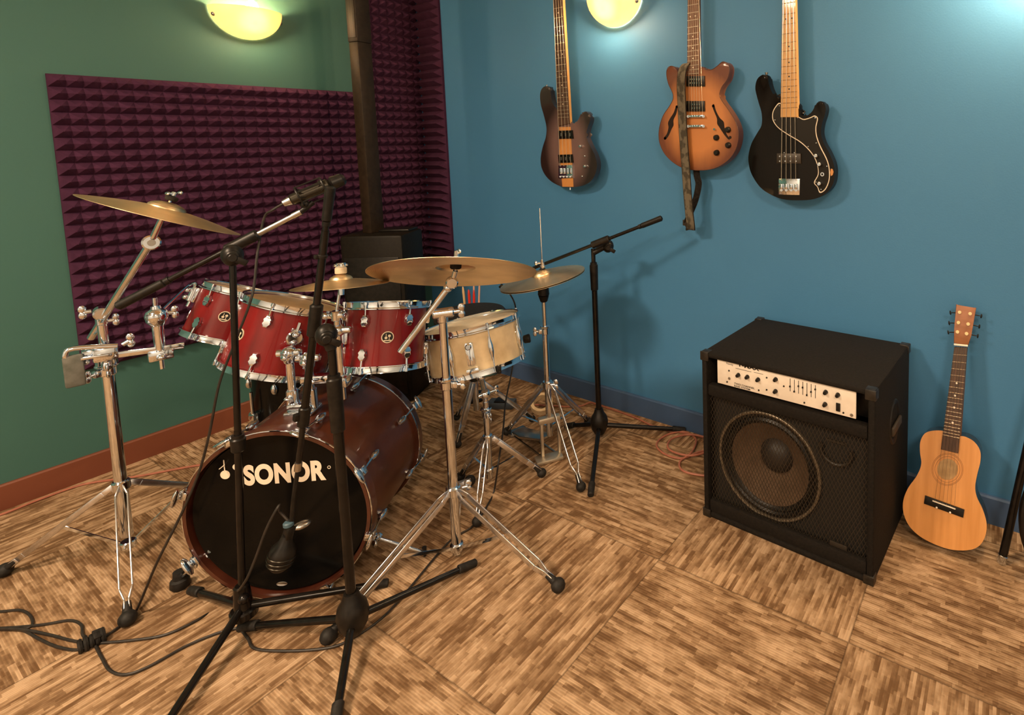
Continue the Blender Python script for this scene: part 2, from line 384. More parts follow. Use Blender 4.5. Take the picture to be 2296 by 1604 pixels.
# ------------------------------------------------------------------ wall lamps
def sconce(P, n, rad, label):
    P, n = V3(P), V3(n); t = thing('wall_lamp', label, 'lamp', P); up = V3((0, 0, 1)); u = n.cross(up)
    # quarter bowl: half circle rim against the wall, swelling out
    mb = MB(); R_, D_, Hh = rad, rad * .8, rad * .92; nA, nB = 28, 12; th = .006
    def pt(a, b, k): # a 0..pi along rim, b 0..pi/2 downwards
        return P + u * (math.cos(a) * math.cos(b) * (R_ - k)) + n * (.004 + math.sin(a) * math.cos(b) * (D_ - k)) - up * (math.sin(b) * (Hh - k))
    for k in (0, th):
        g = [[mb.bm.verts.new(pt(PI * i / nA, PI / 2 * j / nB * .999, k)) for j in range(nB + 1)] for i in range(nA + 1)]
        for i in range(nA):
            for j in range(nB):
                mb.bm.faces.new([g[i][j], g[i + 1][j], g[i + 1][j + 1], g[i][j + 1]])
        if k == 0: g0 = g
        else:
            for i in range(nA): mb.bm.faces.new([g0[i][0], g0[i + 1][0], g[i + 1][0], g[i][0]])
    mb.build('glass_bowl', glow, t)
    mb = MB().box(P + n * .008 - up * rad * .35, (abs(u.x) * rad * .9 + .012, abs(u.y) * rad * .9 + .012, rad * .6), None, .003); mb.build('wall_plate', brass, t)
    for s in (-1, 1): MB().sph(P + u * s * (rad * .93) * .97 + n * .03 - up * rad * .28, .010).build('clip', steel, t)
    MB().sph(P + n * .085 + up * .0, (.028, .028, .04)).build('light_bulb', bulbm, t)
bulbm = glowmat('lit_bulb', (1, .75, .35), 12)
sconce((0, -.905, 2.045), (1, 0, 0), .152, 'lit half bowl glass wall lamp on the green wall above the foam')
sconce((1.615, 0, 2.045), (0, -1, 0), .152, 'lit half bowl glass wall lamp on the blue wall among the hanging guitars')
sconce((3.36, 0, 2.045), (0, -1, 0), .152, 'lit half bowl glass wall lamp on the blue wall right of the guitars')
sconce((0, -3.2, 2.045), (1, 0, 0), .152, 'lit half bowl glass wall lamp, unseen and added on the green wall left of the picture')  # added out of view to brighten the left side
for q in ((1.5, -3.05), (4.2, -2.9), (2.6, -4.3)):  # unseen housings added over the ceiling fill lights
    t = thing('added_ceiling_lamp', 'square flush ceiling lamp housing out of view, added above a fill light', 'lamp', (q[0], q[1], RZ), 'added ceiling lamps out of the picture')
    MB().box((q[0], q[1], RZ - .03), (.62, .62, .058), None, .01).build('housing', ceilm, t)

# ------------------------------------------------------------------ drums
def camx(c, n):
    d = CAM - V3(c); return (d - n * d.dot(n)).normalized()
def azim(fr, a): return fr.to_3x3() @ V3((math.cos(a), math.sin(a), 0))
def badge(fr, r, a, z, t, sc_=1):
    """round maker's badge of two mallets, bent on the shell"""
    o = azim(fr, a); c = fr @ V3((0, 0, z)) + o * (r + .0012); up = fr.to_3x3() @ V3((0, 0, 1)); B = frame(c, o, up)  # x up
    b = MB().cyl(c - o * .002, c + o * .0008, .0185 * sc_, seg=28).build('badge', cream, t)
    W = lambda u, v, e=.0012: c + up * v * sc_ + (up.cross(o)) * u * sc_ + o * e
    mb = MB().cyl(W(0, 0, .0006), W(0, 0, .0014), .0158 * sc_, seg=28); mb.build('badge_field', black, b)
    mb = MB()
    for u, v0, v1 in ((-.0045, .011, -.002), (.005, -.010, .004)):
        mb.cyl(W(u, v1, .0012), W(u, v1, .002), .0042 * sc_, seg=14); mb.bar(W(u, v1, .0016), W(u, v0, .0016), .0016 * sc_, .0008, o)
    mb.bar(W(-.011, -.0105, .0016), W(.011, -.0105, .0016), .003 * sc_, .0008, o)
    mb.build('badge_mallets', cream, b)
def drum(name, label, c, n, r, h, shellm, headm, lugs, a0, badge_at=None, lug_style='split', extra=None):
    n = V3(n).normalized(); c = V3(c); fr = frame(c, n, camx(c, n)); t = thing(name, label, 'drum', c - n * h); rs = r - .013; q = 64
    loc = Matrix.Translation(c) @ fr.to_3x3().to_4x4()
    MB().lathe([(rs - .006, -.004), (rs, -.006), (rs, -h + .006), (rs - .006, -h + .004)] , None, q).build('shell', shellm, t, M=loc)
    MB().lathe([(0, -.0035), (rs - .012, -.0035), (rs - .004, -.005), (rs + .004, -.012)], None, q).build('batter_head', headm, t, M=loc)
    MB().lathe([(0, -h + .0035), (rs - .012, -h + .0035), (rs + .004, -h + .012)], None, q).build('bottom_head', drumskin, t, M=loc)
    def hoop(z0, s):
        MB().lathe([(rs + .0035, z0), (rs + .007, z0 + s * .003), (rs + .0055, z0 - s * .004), (rs + .0055, z0 - s * .014), (rs + .012, z0 - s * .017), (rs + .012, z0 - s * .0195), (rs + .003, z0 - s * .0195), (rs + .0035, z0)], None, q).build('hoop', chrome, t, M=loc)
    hoop(.004, 1); hoop(-h - .004, -1)
    for k in range(lugs):
        a = a0 + 2 * PI * k / lugs; o = azim(fr, a); up = n; sd = up.cross(o)
        if lug_style == 'split':
            for s in (1, -1):
                zc = -.052 if s == 1 else -h + .052
                b = c + n * zc + o * (rs + .0055)
                pr = [(-.007, -.019), (.007, -.019), (.0085, -.006), (.012, 0), (.0085, .006), (.007, .019), (-.007, .019), (-.0085, .006), (-.012, 0), (-.0085, -.006)]
                lg = MB().prism([b + sd * x + up * y + o * .006 for x, y in pr], -o * .012, .003, 2).build('lug', chrome, t)
                ez = .002 if s == 1 else -h - .002
                MB().cyl(b + up * s * .015 + o * .002, c + n * ez + o * (rs + .011), .003, seg=8).cyl(c + n * (ez - s * .004) + o * (rs + .011), c + n * (ez + s * .006) + o * (rs + .011), .0048, seg=8).build('tension_rod', chrome, lg)
        else:
            b = c - n * h / 2 + o * (rs + .008)
            lg = MB().lathe([(0, -.045), (.004, -.045), (.006, -.03), (.0095, -.012), (.0095, .012), (.006, .03), (.004, .045), (0, .045)], frame(b, n), 12).cyl(b + up * .02 - o * .008, b + up * .02, .005, seg=8).cyl(b - up * .02 - o * .008, b - up * .02, .005, seg=8).build('lug', chrome, t)
            MB().cyl(c + n * .006 + o * (rs + .011), c - n * (h + .006) + o * (rs + .011), .0027, seg=8).cyl(c + n * .0 + o * (rs + .011), c + n * .01 + o * (rs + .011), .0048, seg=8).build('tension_rod', chrome, lg)
    if badge_at is not None: badge(fr, rs, badge_at, -h * .5, t)
    return t, fr
# bass drum
KC = V3((1.438, -1.470, .2665)); KN = V3((math.cos(-.908), math.sin(-.908), 0)); KR = .266; KD = .435
KU = V3((-KN.y, KN.x, 0)); UP = V3((0, 0, 1))
bd = thing('bass_drum', 'maroon bass drum with black front head lying on its side on the carpet', 'drum', KC * 1.0 - UP * KC.z - KN * KD / 2)
def KP(u, v, d=0): return KC + KU * u + UP * v + KN * d      # point on the front plane, d forwards
KM = Matrix((KU, UP, KN)).transposed().to_4x4(); KM.translation = KC
rs = KR - .012
MB().lathe([(rs - .007, -.03), (rs, -.03), (rs, -KD + .03), (rs - .007, -KD + .03)], None, 96).build('shell', maroon, bd, M=KM)
for z0, z1 in ((0, -.042), (-KD, -KD + .042)):
    h_ = MB().lathe([(KR - .012, z0), (KR - .002, z0), (KR, (z0 * 3 + z1) / 4), (KR, z1), (KR - .012, z1), (KR - .012, z0)], None, 96).build('hoop', hoopw, bd, M=KM)
    zi = z0 - .0 if z0 > -.1 else z1
    MB().lathe([(KR - .0005, zi - .001), (KR + .0018, zi - .0015), (KR + .0018, zi - .005), (KR - .0005, zi - .0055)], None, 96).build('hoop_trim', chrome, h_, M=KM)
fh = MB().lathe([(0, -.020), (KR - .03, -.020), (KR - .018, -.017), (KR - .014, -.024)], None, 96).build('front_head', gloss, bd, M=KM)
MB().lathe([(0, -KD + .02), (KR - .03, -KD + .02), (KR - .014, -KD + .024)], None, 96).build('batter_head', drumskin, bd, M=KM)
hd = lambda x, y: onp(x, y, KC - KN * .019, KN)
def kuv(x, y): p = hd(x, y) - KC; return p.dot(KU), p.dot(UP)
u0, v0 = kuv(548, 1081); u1, v1 = kuv(733, 1086); vt = kuv(640, 1037)[1]
capH = vt - (v0 + v1) / 2; wid = u1 - u0
def letters():
    s = capH / .70
    cu = text('lettering', 'SONOR', white, fh, Matrix.Identity(4), size=1, off=.05, ext=0, spacing=1.06)
    me = cu.data; xs = [v.co.x for v in me.vertices]; ys = [v.co.y for v in me.vertices]
    for v in me.vertices:
        v.co.x = (v.co.x - min(xs)) / (max(xs) - min(xs)) * wid; v.co.y = (v.co.y - min(ys)) / (max(ys) - min(ys)) * capH; v.co.z = 0
    M = KM.copy(); M.translation = KP(u0, (v0 + v1) / 2, -.0185); cu.matrix_basis = Matrix.Translation(-V3(fh['_o'])) @ M
    # the head object carries a rotation of its own
    cu.matrix_parent_inverse = Matrix.Identity(4)
    cu.matrix_basis = KM.inverted() @ M
    return cu
letters()
def loc_child(mb, name, m, parent):   # a child of an object placed with KM: world-built vertices
    bm = mb.bm; inv = KM.inverted()
    for v in bm.verts: v.co = inv @ v.co
    bmesh.ops.recalc_face_normals(bm, faces=bm.faces)
    me = bpy.data.meshes.new(name); bm.to_mesh(me); bm.free(); me.materials.append(m)
    me.polygons.foreach_set('use_smooth', [True] * len(me.polygons)); me.set_sharp_from_angle(angle=.7)
    o = bpy.data.objects.new(name, me); COL.objects.link(o); o.parent = parent; o['_o'] = list(KC); return o
lu, lv = kuv(505, 1065); mb = MB()
mb.cyl(KP(lu, lv, -.0192), KP(lu, lv, -.0183), .0135, seg=24); mb.box(KP(lu, lv + .03, -.0188), (.003, .001, .04), KM)
mb.box(KP(lu, lv + .028, -.0187), (.0028, .036, .0008), KM)
lu2 = kuv(531, 1065)[0]; mb.box(KP(lu2, lv - .003, -.0187), (.0035, .034, .0008), KM); mb.cyl(KP(lu2, lv + .022, -.0192), KP(lu2, lv + .022, -.0183), .0095, seg=20)
loc_child(mb, 'mallet_emblem', white, fh)
a_, b_ = kuv(738, 1048); loc_child(MB().lathe([(.0035, -.0004), (.005, -.0004), (.005, .0004), (.0035, .0004), (.0035, -.0004)], Matrix.Translation(KP(a_, b_, -.0186)) @ KM.to_3x3().to_4x4(), 16), 'registered_mark', white, fh)
a_, b_ = kuv(632, 1310); loc_child(MB().lathe([(0, .001), (.014, .0008), (.016, 0)], Matrix.Translation(KP(a_, b_, -.0192)) @ KM.to_3x3().to_4x4() @ Matrix.Diagonal((1, .45, 1, 1)), 24), 'vent_badge', steel, fh)
# claws, tension rods and lugs
for side in (0, 1):
    for k in range(8):
        a = PI / 8 + 2 * PI * k / 8 + .06
        o = KU * math.cos(a) + UP * math.sin(a); tg = -KU * math.sin(a) + UP * math.cos(a)
        zf, sg = (0, -1) if side == 0 else (-KD, 1)
        R1 = KR + .008
        if o.z < -.9: continue
        base = KC + o * R1 + KN * zf
        cl = MB().box(base + KN * sg * .010 + o * .002, (.022, .026, .010), frame((0, 0, 0), o, KN), .003).box(base - KN * sg * .003 - o * .007, (.006, .022, .020), frame((0, 0, 0), o, KN), .002).build('claw', chrome, bd)
        if o.z > -.75:
            lp = KC + o * (rs + .012) + KN * (zf + sg * .105)
            MB().lathe([(0, -.022), (.006, -.022), (.011, -.006), (.011, .012), (.006, .026), (0, .026)], frame(lp, KN), 14).cyl(lp, lp - o * .014, .010, seg=12).build('lug', chrome, bd)
            rd = MB().cyl(base - KN * sg * .020 + o * .004, lp, .0032, seg=8)
            rd.build('tension_rod', chrome, cl)
            hp = base - KN * sg * .018 + o * .004
            MB().sph(hp, (.0065, .029, .013), frame((0, 0, 0), KN, o), 14).build('tension_handle', chrome, cl)
# spurs
for s, foot_px, base_px in ((-1, (405, 1312), (432, 1232)), (1, (952, 1240), (890, 1140))):
    a = -.62 if s > 0 else PI + .50
    o = KU * math.cos(a) + UP * math.sin(a)
    b = KC + o * (rs + .012) + KN * (-.10 if s > 0 else -.035)
    ft = onz(*foot_px, .012) if s > 0 else onz(405, 1318, .0)
    ft.z = .012 if s > 0 else .030
    sp = MB().cyl(b - o * .014, b + o * .012, .018, .014, seg=18, bev=.003).box(b + o * .018, (.02, .03, .018), frame((0, 0, 0), o, KN), .004).sph(b + o * .02 + KN * .024, (.012, .006, .012)).build('spur_bracket', chrome, bd)
    e = ft
    MB().cyl(b + o * .018 - (e - b).normalized() * .05, e, .0055, seg=10).build('spur_rod', chrome, bd)
    if s < 0: MB().lathe([(0, 0), (.020, 0), (.026, .010), (.024, .028), (.017, .032), (.015, .055), (0, .055)], Matrix.Translation((e.x, e.y, 0)), 16).build('rubber_foot', rubber, bd)
    else: MB().cyl(e + UP * .02, e - UP * .012, .008, .004, seg=10).build('rubber_foot', rubber, bd)
# tom holder on top of the shell
MP = KC - KN * .15 + KU * .010
def HM(x, y): return near(MP, x, y)
pl = MB().box(V3((MP.x, MP.y, KR + rs + .004)), (.085, .07, .016), frame((0, 0, 0), UP, KU), .005).box(V3((MP.x, MP.y, KR + rs + .022)), (.075, .05, .022), frame((0, 0, 0), UP, KU), .006)
for s in (-1, 1):
    q = V3((MP.x, MP.y, 0)) + KU * .028 * s; pl.cyl((q.x, q.y, KR + rs + .01), (q.x, q.y, KR + rs + .075), .019, .017, bev=.003); pl.sph((q.x, q.y, KR + rs + .055) + KN * .022 if False else V3((q.x, q.y, KR + rs + .055)) + KN * .024, (.012, .012, .006))
pl.build('tom_mount_base', chrome, bd)
for s, px in ((-1, (656, 790)), (1, (708, 800))):
    q = V3((MP.x, MP.y, 0)) + KU * .028 * s; top = near(q, *px)
    z1 = top.z
    MB().cyl((q.x, q.y, KR + rs + .03), (q.x, q.y, z1 - .01), .0115, seg=18).build('tom_post', chrome, bd)
    h = MB().sph((q.x, q.y, z1 + .0), (.024, .024, .021)).cyl((q.x, q.y, z1 - .032), (q.x, q.y, z1 - .004), .017, .020, bev=.003)
    h.cyl(V3((q.x, q.y, z1)) - KU * .036, V3((q.x, q.y, z1)) + KU * .036, .012, bev=.003)
    h.sph(V3((q.x, q.y, z1 - .004)) + KN * .030, (.017, .008, .011)); h.build('ball_joint', chrome, bd)
# cross clamp and the third post carrying the small cymbal
q3 = V3((MP.x, MP.y, 0)) + KU * .125 + V3((.907, -.422, 0)) * .035
cl = near(q3, 785, 850)
MB().box(V3((MP.x, MP.y, cl.z)) + KU * .078, (.145, .034, .026), frame((0, 0, 0), UP, KU), .005).box(V3((q3.x, q3.y, cl.z)), (.045, .045, .034), frame((0, 0, 0), UP, KU), .006).sph(V3((q3.x, q3.y, cl.z)) + KN * .034, (.014, .007, .009)).sph(V3((MP.x, MP.y, cl.z)) + KU * .05 + KN * .028, (.012, .006, .009)).build('cross_clamp', chrome, bd)
zt = near(q3, 781, 697).z; zb = near(q3, 781, 892).z
MB().cyl((q3.x, q3.y, zb), (q3.x, q3.y, zt), .0095, seg=16).build('accessory_post', chrome, bd)
MB().cyl((q3.x, q3.y, zt - .026), (q3.x, q3.y, zt + .006), .016, bev=.003).box(V3((q3.x, q3.y, zt - .008)), (.05, .026, .018), frame((0, 0, 0), UP, KU), .005).sph(V3((q3.x, q3.y, zt - .01)) - KU * .035, (.014, .01, .012)).build('post_collar', chrome, bd)
zj = near(q3, 775, 738).z
MB().sph((q3.x, q3.y, zj), .021).cyl(V3((q3.x, q3.y, zj)) - KU * .045, V3((q3.x, q3.y, zj)) + KU * .04, .011, bev=.003).sph(V3((q3.x, q3.y, zj - .005)) + KN * .026, (.015, .008, .012)).build('ball_joint', chrome, bd)

TOMG = None
midt, midf = drum('tom_drum', 'largest red lacquered tom drum, tilted, mounted over the bass drum behind the left microphone stand', (1.137, -1.249, .822), (.075, .356, .931), .166, .226, red, brownskin, 6, math.radians(-22), math.radians(-52))
leftt, leftf = drum('tom_drum', 'small steeply tilted red tom drum at the far left, held by the left chrome stand', (.774, -1.280, .828), (.047, .423, .905), .133, .183, red, brownskin, 5, math.radians(-42), math.radians(-8))
rightt, rightf = drum('tom_drum', 'small red tom drum with round white badge, between bass drum post and cream snare drum', (1.433, -1.089, .819), (-.129, .22, .967), .135, .210, red, drumskin, 6, math.radians(-30), math.radians(2))
snr, snf_ = drum('snare_drum', 'cream pearl snare drum with white head tilted on its stand', (1.451, -.775, .661), (-.193, 0, .981), .188, .168, ivory, drumskin, 8, math.radians(16), None, 'tube')
# snare strainer and butt plate
o = azim(snf_, math.radians(-7)); nn = V3((-.193, 0, .981)).normalized(); c0 = V3((1.451, -.775, .661)); sd = nn.cross(o)
b = c0 - nn * .085 + o * .180
s_ = MB().box(b, (.020, .030, .085), frame((0, 0, 0), nn, o), .006).cyl(b + o * .012 + nn * .03, b + o * .030 + nn * .03, .011, bev=.003).bar(b + o * .020 + nn * .03 + sd * .004, b + o * .024 - nn * .035, .014, .006, o, .002).box(b - nn * .06 + o * .004, (.03, .045, .016), frame((0, 0, 0), nn, o), .004)
s_.build('snare_strainer', chrome, snr)
o2 = azim(snf_, math.radians(80)); b2 = c0 - nn * .110 + o2 * .182
MB().cyl(b2, b2 + o2 * .028, .016, .018, bev=.004).build('damper_knob', black, snr)
# tom brackets and their L arms (arms belong to the toms)
def bracket(t, fr, r, a, z, to, down=False):
    o = azim(fr, a); n = fr.to_3x3() @ V3((0, 0, 1)); b = fr.translation + n * z + o * (r - .010)
    MB().box(b + o * .002, (.012, .030, .055), frame((0, 0, 0), n, o), .004).cyl(b + o * .012 - n * .026, b + o * .012 + n * .026, .013, bev=.003).sph(b + o * .03 + n * .012, (.012, .012, .009)).sph(b + o * .028 - n * .014, (.010, .010, .009)).build('mounting_bracket', chrome, t)
    if down:
        MB().cyl(b + o * .012, b + o * .030, .024, seg=24, bev=.004).build('bracket_disc', chrome, t)
        path = [b + o * .022 + n * .05, b + o * .024, b + o * .034 - n * .05, V3(to)]
    else: path = [b + o * .012 - n * .045, b + o * .012 + n * .01, b + o * .03 + n * .035, V3(to)]
    MB().tube(smooth(path, 5), .0052, 8).build('mounting_arm', chrome, t)
q = V3((MP.x, MP.y, 0)) - KU * .028
bracket(midt, midf, .166, math.radians(9), -.085, near(q, 656, 788), True)
qq = V3((q3.x, q3.y, zj))
bracket(rightt, rightf, .135, math.radians(-70), -.10, qq)
e = MB(); 
o = azim(rightf, math.radians(43)); 
# ------------------------------------------------------------------ cymbals
def cymbal(c, n, r, label, bell=.13, hgt=.11, washer=True, flip=False, cup=True, mt=None, group=None):
    n = V3(n).normalized(); fr = frame(c, n); M = fr
    pr = []
    rb = r * .24; hb = r * bell; hw = r * hgt
    for k in range(0, 7): a = PI / 2 * k / 6; pr.append((max(rb * math.sin(a), .006), hw + hb * math.cos(a)))
    for k in range(1, 9): t_ = k / 8; pr.append((rb + (r - rb) * t_, hw * (1 - t_ ** 1.35)))
    if flip: pr = [(a, -z) for a, z in pr]
    s = -1
    lo = [(a, z - .0013) for a, z in pr[::-1]]
    t = tag(MB().lathe(pr + lo + [pr[0]], None, 96).build('cymbal', mt or brass, M=M), label, 'cymbal', group)
    return t, fr, hw + hb
felt = noisy(mat('dark_felt', (.02, .018, .016), .95, spec=.1), (.015, .013, .012), (.03, .026, .022), 90)
feltw = noisy(mat('pale_felt', (.6, .5, .36), .95, spec=.1), (.55, .45, .32), (.66, .56, .42), 90)
RCN = V3((-.249, .31, .918)).normalized(); RCC = V3((1.768, -1.052, .976))
cymbal(RCC - RCN * .02, RCN, .250, 'largest cymbal, bronze ride tilted away over the snare drum', .10, .07)
CRC = V3((1.167, -1.567, 1.165)); CRN = V3((.114, .412, .904)).normalized()
CRC = near(CRC, 366, 486) ; 
CRR = .172
CRC = V3((1.10, -1.585, 0)); CRC = near(CRC, 366, 484)
cymbal(CRC, V3((.08, .40, .91)), .195, 'thin bronze crash cymbal at the top left on the chrome boom stand', .10, .12)
SPC = V3((1.532, -1.275, .942)); SPC = near(q3, 765, 640); SPN = V3((-.10, .10, .99)).normalized()
cymbal(SPC, SPN, .134, 'small bronze splash cymbal in the middle above the tom drums', .12, .14)
HHN = V3((-.14, -.11, .98)).normalized(); HHC = V3((1.573, -.503, .796))
cymbal(HHC, HHN, .178, 'upper hi-hat cymbal, bronze, on the chrome stand by the blue wall', .12, .09)
cymbal(HHC - HHN * .006, HHN, .177, 'lower hi-hat cymbal under its bronze twin by the blue wall', .12, .09, flip=True)

# ------------------------------------------------------------------ chrome stands
def vert(P, x, y):
    p = near(P, x, y); return p.z
def strap_leg(t, hub, foot, w=.012, foot_r=.022, col=None):
    """double strap leg with rubber foot"""
    hub, foot = V3(hub), V3(foot); d = (foot - hub); L = d.length; dn = d.normalized(); sd = dn.cross(UP).normalized(); ft = foot + UP * .022
    dn = (ft - hub).normalized(); mb = MB()
    upn = sd.cross(dn)
    for s in (-1, 1):
        pts = [hub + sd * s * .005, hub + dn * .03 + sd * s * w, hub + dn * (L - .10) + sd * s * w, hub + dn * (L - .065) + sd * s * .005, hub + dn * (L - .02) + sd * s * .005]
        for a, b in zip(pts, pts[1:]): mb.bar(a, b, .0045, .018, upn, .0018)
    lg = mb.build('leg', legchrome, t)
    fz = V3((foot.x, foot.y, 0))
    MB().sph(fz + UP * foot_r * .95, (foot_r, foot_r, foot_r * .95), None, 16).cyl(fz + UP * foot_r, ft - dn * .045, foot_r * .62, .009, seg=14).build('rubber_foot', rubber, lg)
    return lg
def tripod(t, P, hubz, lowz, feet, w=.012, wing=None):
    P = V3((P[0], P[1], 0)); hub = P + UP * hubz
    for f in feet:
        d = (V3((f[0], f[1], 0)) - P); dn = d.normalized()
        strap_leg(t, hub + dn * .020, (f[0], f[1], 0), w)
        m_ = hub + (V3((f[0], f[1], .02)) - hub) * .5
        MB().bar(P + UP * lowz + dn * .014, m_, .010, .003, dn.cross(UP), 0).build('brace', chrome, t)
    MB().cyl(hub - UP * .016, hub + UP * .016, .0235, seg=20, bev=.004).build('leg_collar', chrome, t)
    MB().cyl(P + UP * (lowz - .012), P + UP * (lowz + .012), .021, seg=20, bev=.003).build('lower_collar', chrome, t)
def wingnut(t, p, d, s=1, name='wing_nut'):
    p, d = V3(p), V3(d).normalized(); u = UP if abs(d.z) < .8 else V3((1, 0, 0))
    MB().cyl(p, p + d * .014 * s, .006 * s, seg=10).sph(p + d * .018 * s + u * .009 * s, (.009 * s, .004 * s, .011 * s), frame((0, 0, 0), u, d)).sph(p + d * .018 * s - u * .009 * s, (.009 * s, .004 * s, .011 * s), frame((0, 0, 0), u, d)).build(name, chrome, t)
def clamp(t, P, z, r, name='height_clamp', wd=(1, 0, 0)):
    p = V3((P[0], P[1], z)); MB().cyl(p - UP * .022, p + UP * .006, r, seg=20, bev=.003).cyl(p + UP * .006, p + UP * .014, r * 1.25, seg=20, bev=.003).box(p + V3(wd) * (r + .006) - UP * .008, (.02, .018, .022), frame((0, 0, 0), UP, wd), .004).build(name, chrome, t)
    wingnut(t, p + V3(wd) * (r + .012) - UP * .008, wd)
# ride cymbal stand
RP = V3((1.733, -1.085, 0))
rst = thing('cymbal_stand', 'chrome double braced boom cymbal stand in the centre, in front of the snare drum', 'cymbal stand', RP)
hz = vert(RP, 1017, 1100)
tripod(rst, RP, hz, .035, [onz(738, 1442), onz(1252, 1327), (1.44, -.815)], .013)
z2 = vert(RP, 1000, 858); zt_ = vert(RP, 985, 706)
MB().cyl(RP + UP * .012, RP + UP * z2, .0150, seg=24).build('lower_tube', chrome, rst)
MB().cyl(RP + UP * z2, RP + UP * zt_, .0125, seg=24).build('upper_tube', chrome, rst)
clamp(rst, RP, z2, .019, wd=(.8, .6, 0)); wingnut(rst, RP + UP * (hz + .006) + V3((.02, .02, 0)), (.6, .8, 0), 1.1)
hp = V3((RP.x, RP.y, zt_ + .004))
th = (near(RP, 1010, 634)); th = V3((1.752, -1.058, th.z))
lowe = near(V3((1.67, -1.195, 0)), 897, 790)
ad = (th - lowe).normalized()
# shift the arm to pass beside the clamp
MB().cyl(hp - V3((.55, .83, 0)) * .030, hp + V3((.55, .83, 0)) * .034, .0165, seg=20, bev=.004).cyl(hp - UP * .03, hp, .016, bev=.003).build('boom_clamp', chrome, rst)
wingnut(rst, hp + V3((.55, .83, 0)) * .034, (.55, .83, 0), 1.25)
MB().cyl(lowe, th, .0095, seg=16).build('boom_arm', chrome, rst)
tl = thing
MB().cyl(th - camx(th, UP) * .016, th + camx(th, UP) * .016, .019, seg=20, bev=.004).sph(th + (th - lowe).normalized() * -.02, .014).build('tilter', chrome, rst)
bd_ = RCC + RCN * .0
MB().cyl(th, RCC - RCN * .012, .0075, seg=12).cyl(RCC - RCN * .012, RCC + RCN * .052, .0035, seg=10).build('tilter_rod', chrome, rst)
MB().cyl(RCC - RCN * .006, RCC + RCN * .012, .017, seg=20, bev=.003).build('felt_washer', felt, rst)
MB().cyl(RCC + RCN * .030, RCC + RCN * .052, .008, seg=14, bev=.002).sph(RCC + RCN * .052 + V3((.012, 0, 0)), (.010, .004, .008)).build('wing_nut', chrome, rst)
# left multi clamp stand
LP = V3((.80, -1.669, 0))
lst = thing('cymbal_stand', 'chrome boom cymbal stand at far left beside the green wall with clamp arms', 'cymbal stand', LP)
hzl = vert(LP, 280, 1085); 
tripod(lst, LP, hzl, vert(LP, 282, 1222), [onz(288, 1402), onz(12, 1292), (.70, -1.32)], .014)
zc = vert(LP, 243, 825); zc2 = vert(LP, 238, 735); ztt = vert(LP, 234, 700)
MB().cyl(LP + UP * .09, LP + UP * zc, .0165, seg=20).build('lower_tube', chrome, lst)
MB().cyl(LP + UP * zc, LP + UP * (ztt + .01), .0125, seg=20).build('upper_tube', chrome, lst)
clamp(lst, LP, zc, .024, wd=(.4, -.9, 0))
vd = camx(LP + UP * .8, UP); vr = vd.cross(UP) * -1   # vr: to the right as seen
vr = V3((-vd.y, vd.x, 0))
def LV(x, y): return near(LP, x, y)
zb_ = LV(243, 790).z
MB().cyl(LP + UP * (zb_ - .045), LP + UP * (zb_ + .03), .027, .024, seg=20, bev=.004).box(LP + UP * (zb_ + .004) + vd * .022, (.06, .045, .045), frame((0, 0, 0), UP, vr), .008).box(LP + UP * (zb_ + .012) - vr * .03 + vd * .01, (.045, .05, .03), frame((0, 0, 0), UP, vr), .008).sph(LP + UP * (zb_ - .035) + vd * .028, (.014, .014, .02)).sph(LP + UP * (zb_ - .01) - vr * .045 + vd * .02, (.02, .01, .01)).build('multi_clamp', chrome, lst)
wingnut(lst, LP + UP * (zb_ + .02) + vr * .04 + vd * .02, vr * .8 + UP * .4, 1.2)
wingnut(lst, LP + UP * (zb_ - .05) + vd * .02, vd, 1.2)
ra = LV(250, 792) + vd * .03; rb_ = LV(411, 770) + vd * .03
MB().bar(ra, rb_, .014, .020, UP, .003).build('support_arm', chrome, lst)
la = LV(262, 770) + vd * .035; lb = LV(165, 776) + vd * .035
MB().tube(smooth([la + vr * .0, lb, lb - vr * .018 - UP * .014, lb - vr * .016 - UP * .03], 5), .0085, 10).bar(LV(180, 797) + vd * .045, LV(250, 787) + vd * .045, .012, .010, UP, .003).build('support_arm', chrome, lst)
g0 = lb - vr * .010 - UP * .022
greyr = noisy(mat('grey_rubber', (.10, .105, .09), .8), (.08, .085, .07), (.13, .13, .115), 40)
MB().box(g0 - UP * .048 + vr * .006, (.045, .018, .10), frame((0, 0, 0), UP, vr), .006).build('grey_sleeve', greyr, lst)
pq = LV(357, 785) + vd * .03
ub, ut, bl = LV(360, 822) + vd * .03, LV(347, 664) + vd * .03, LV(349, 703) + vd * .03
pqx = V3((bl.x, bl.y, 0))
MB().cyl((bl.x, bl.y, ub.z), (bl.x, bl.y, ub.z + .06), .007).cyl((bl.x, bl.y, pq.z), (bl.x, bl.y, bl.z), .014, .016, seg=18).build('ball_post', chrome, lst)
MB().box((bl.x, bl.y, pq.z - .008), (.065, .04, .034), frame((0, 0, 0), UP, vr), .006).sph(V3((bl.x, bl.y, pq.z - .01)) + vd * .03, (.014, .014, .01)).build('post_clamp', chrome, lst)
MB().lathe([(0, -.030), (.016, -.036), (.028, -.018), (.031, 0), (.026, .014), (.014, .022), (.012, .032), (0, .034)], Matrix.Translation(bl), 20).cyl(bl + UP * .03, (bl.x, bl.y, ut.z), .0065, seg=10).build('ball_joint', chrome, lst)
wingnut(lst, bl + vr * .026, vr, 1.1)
bracket(leftt, leftf, .133, math.radians(-88), -.05, bl)
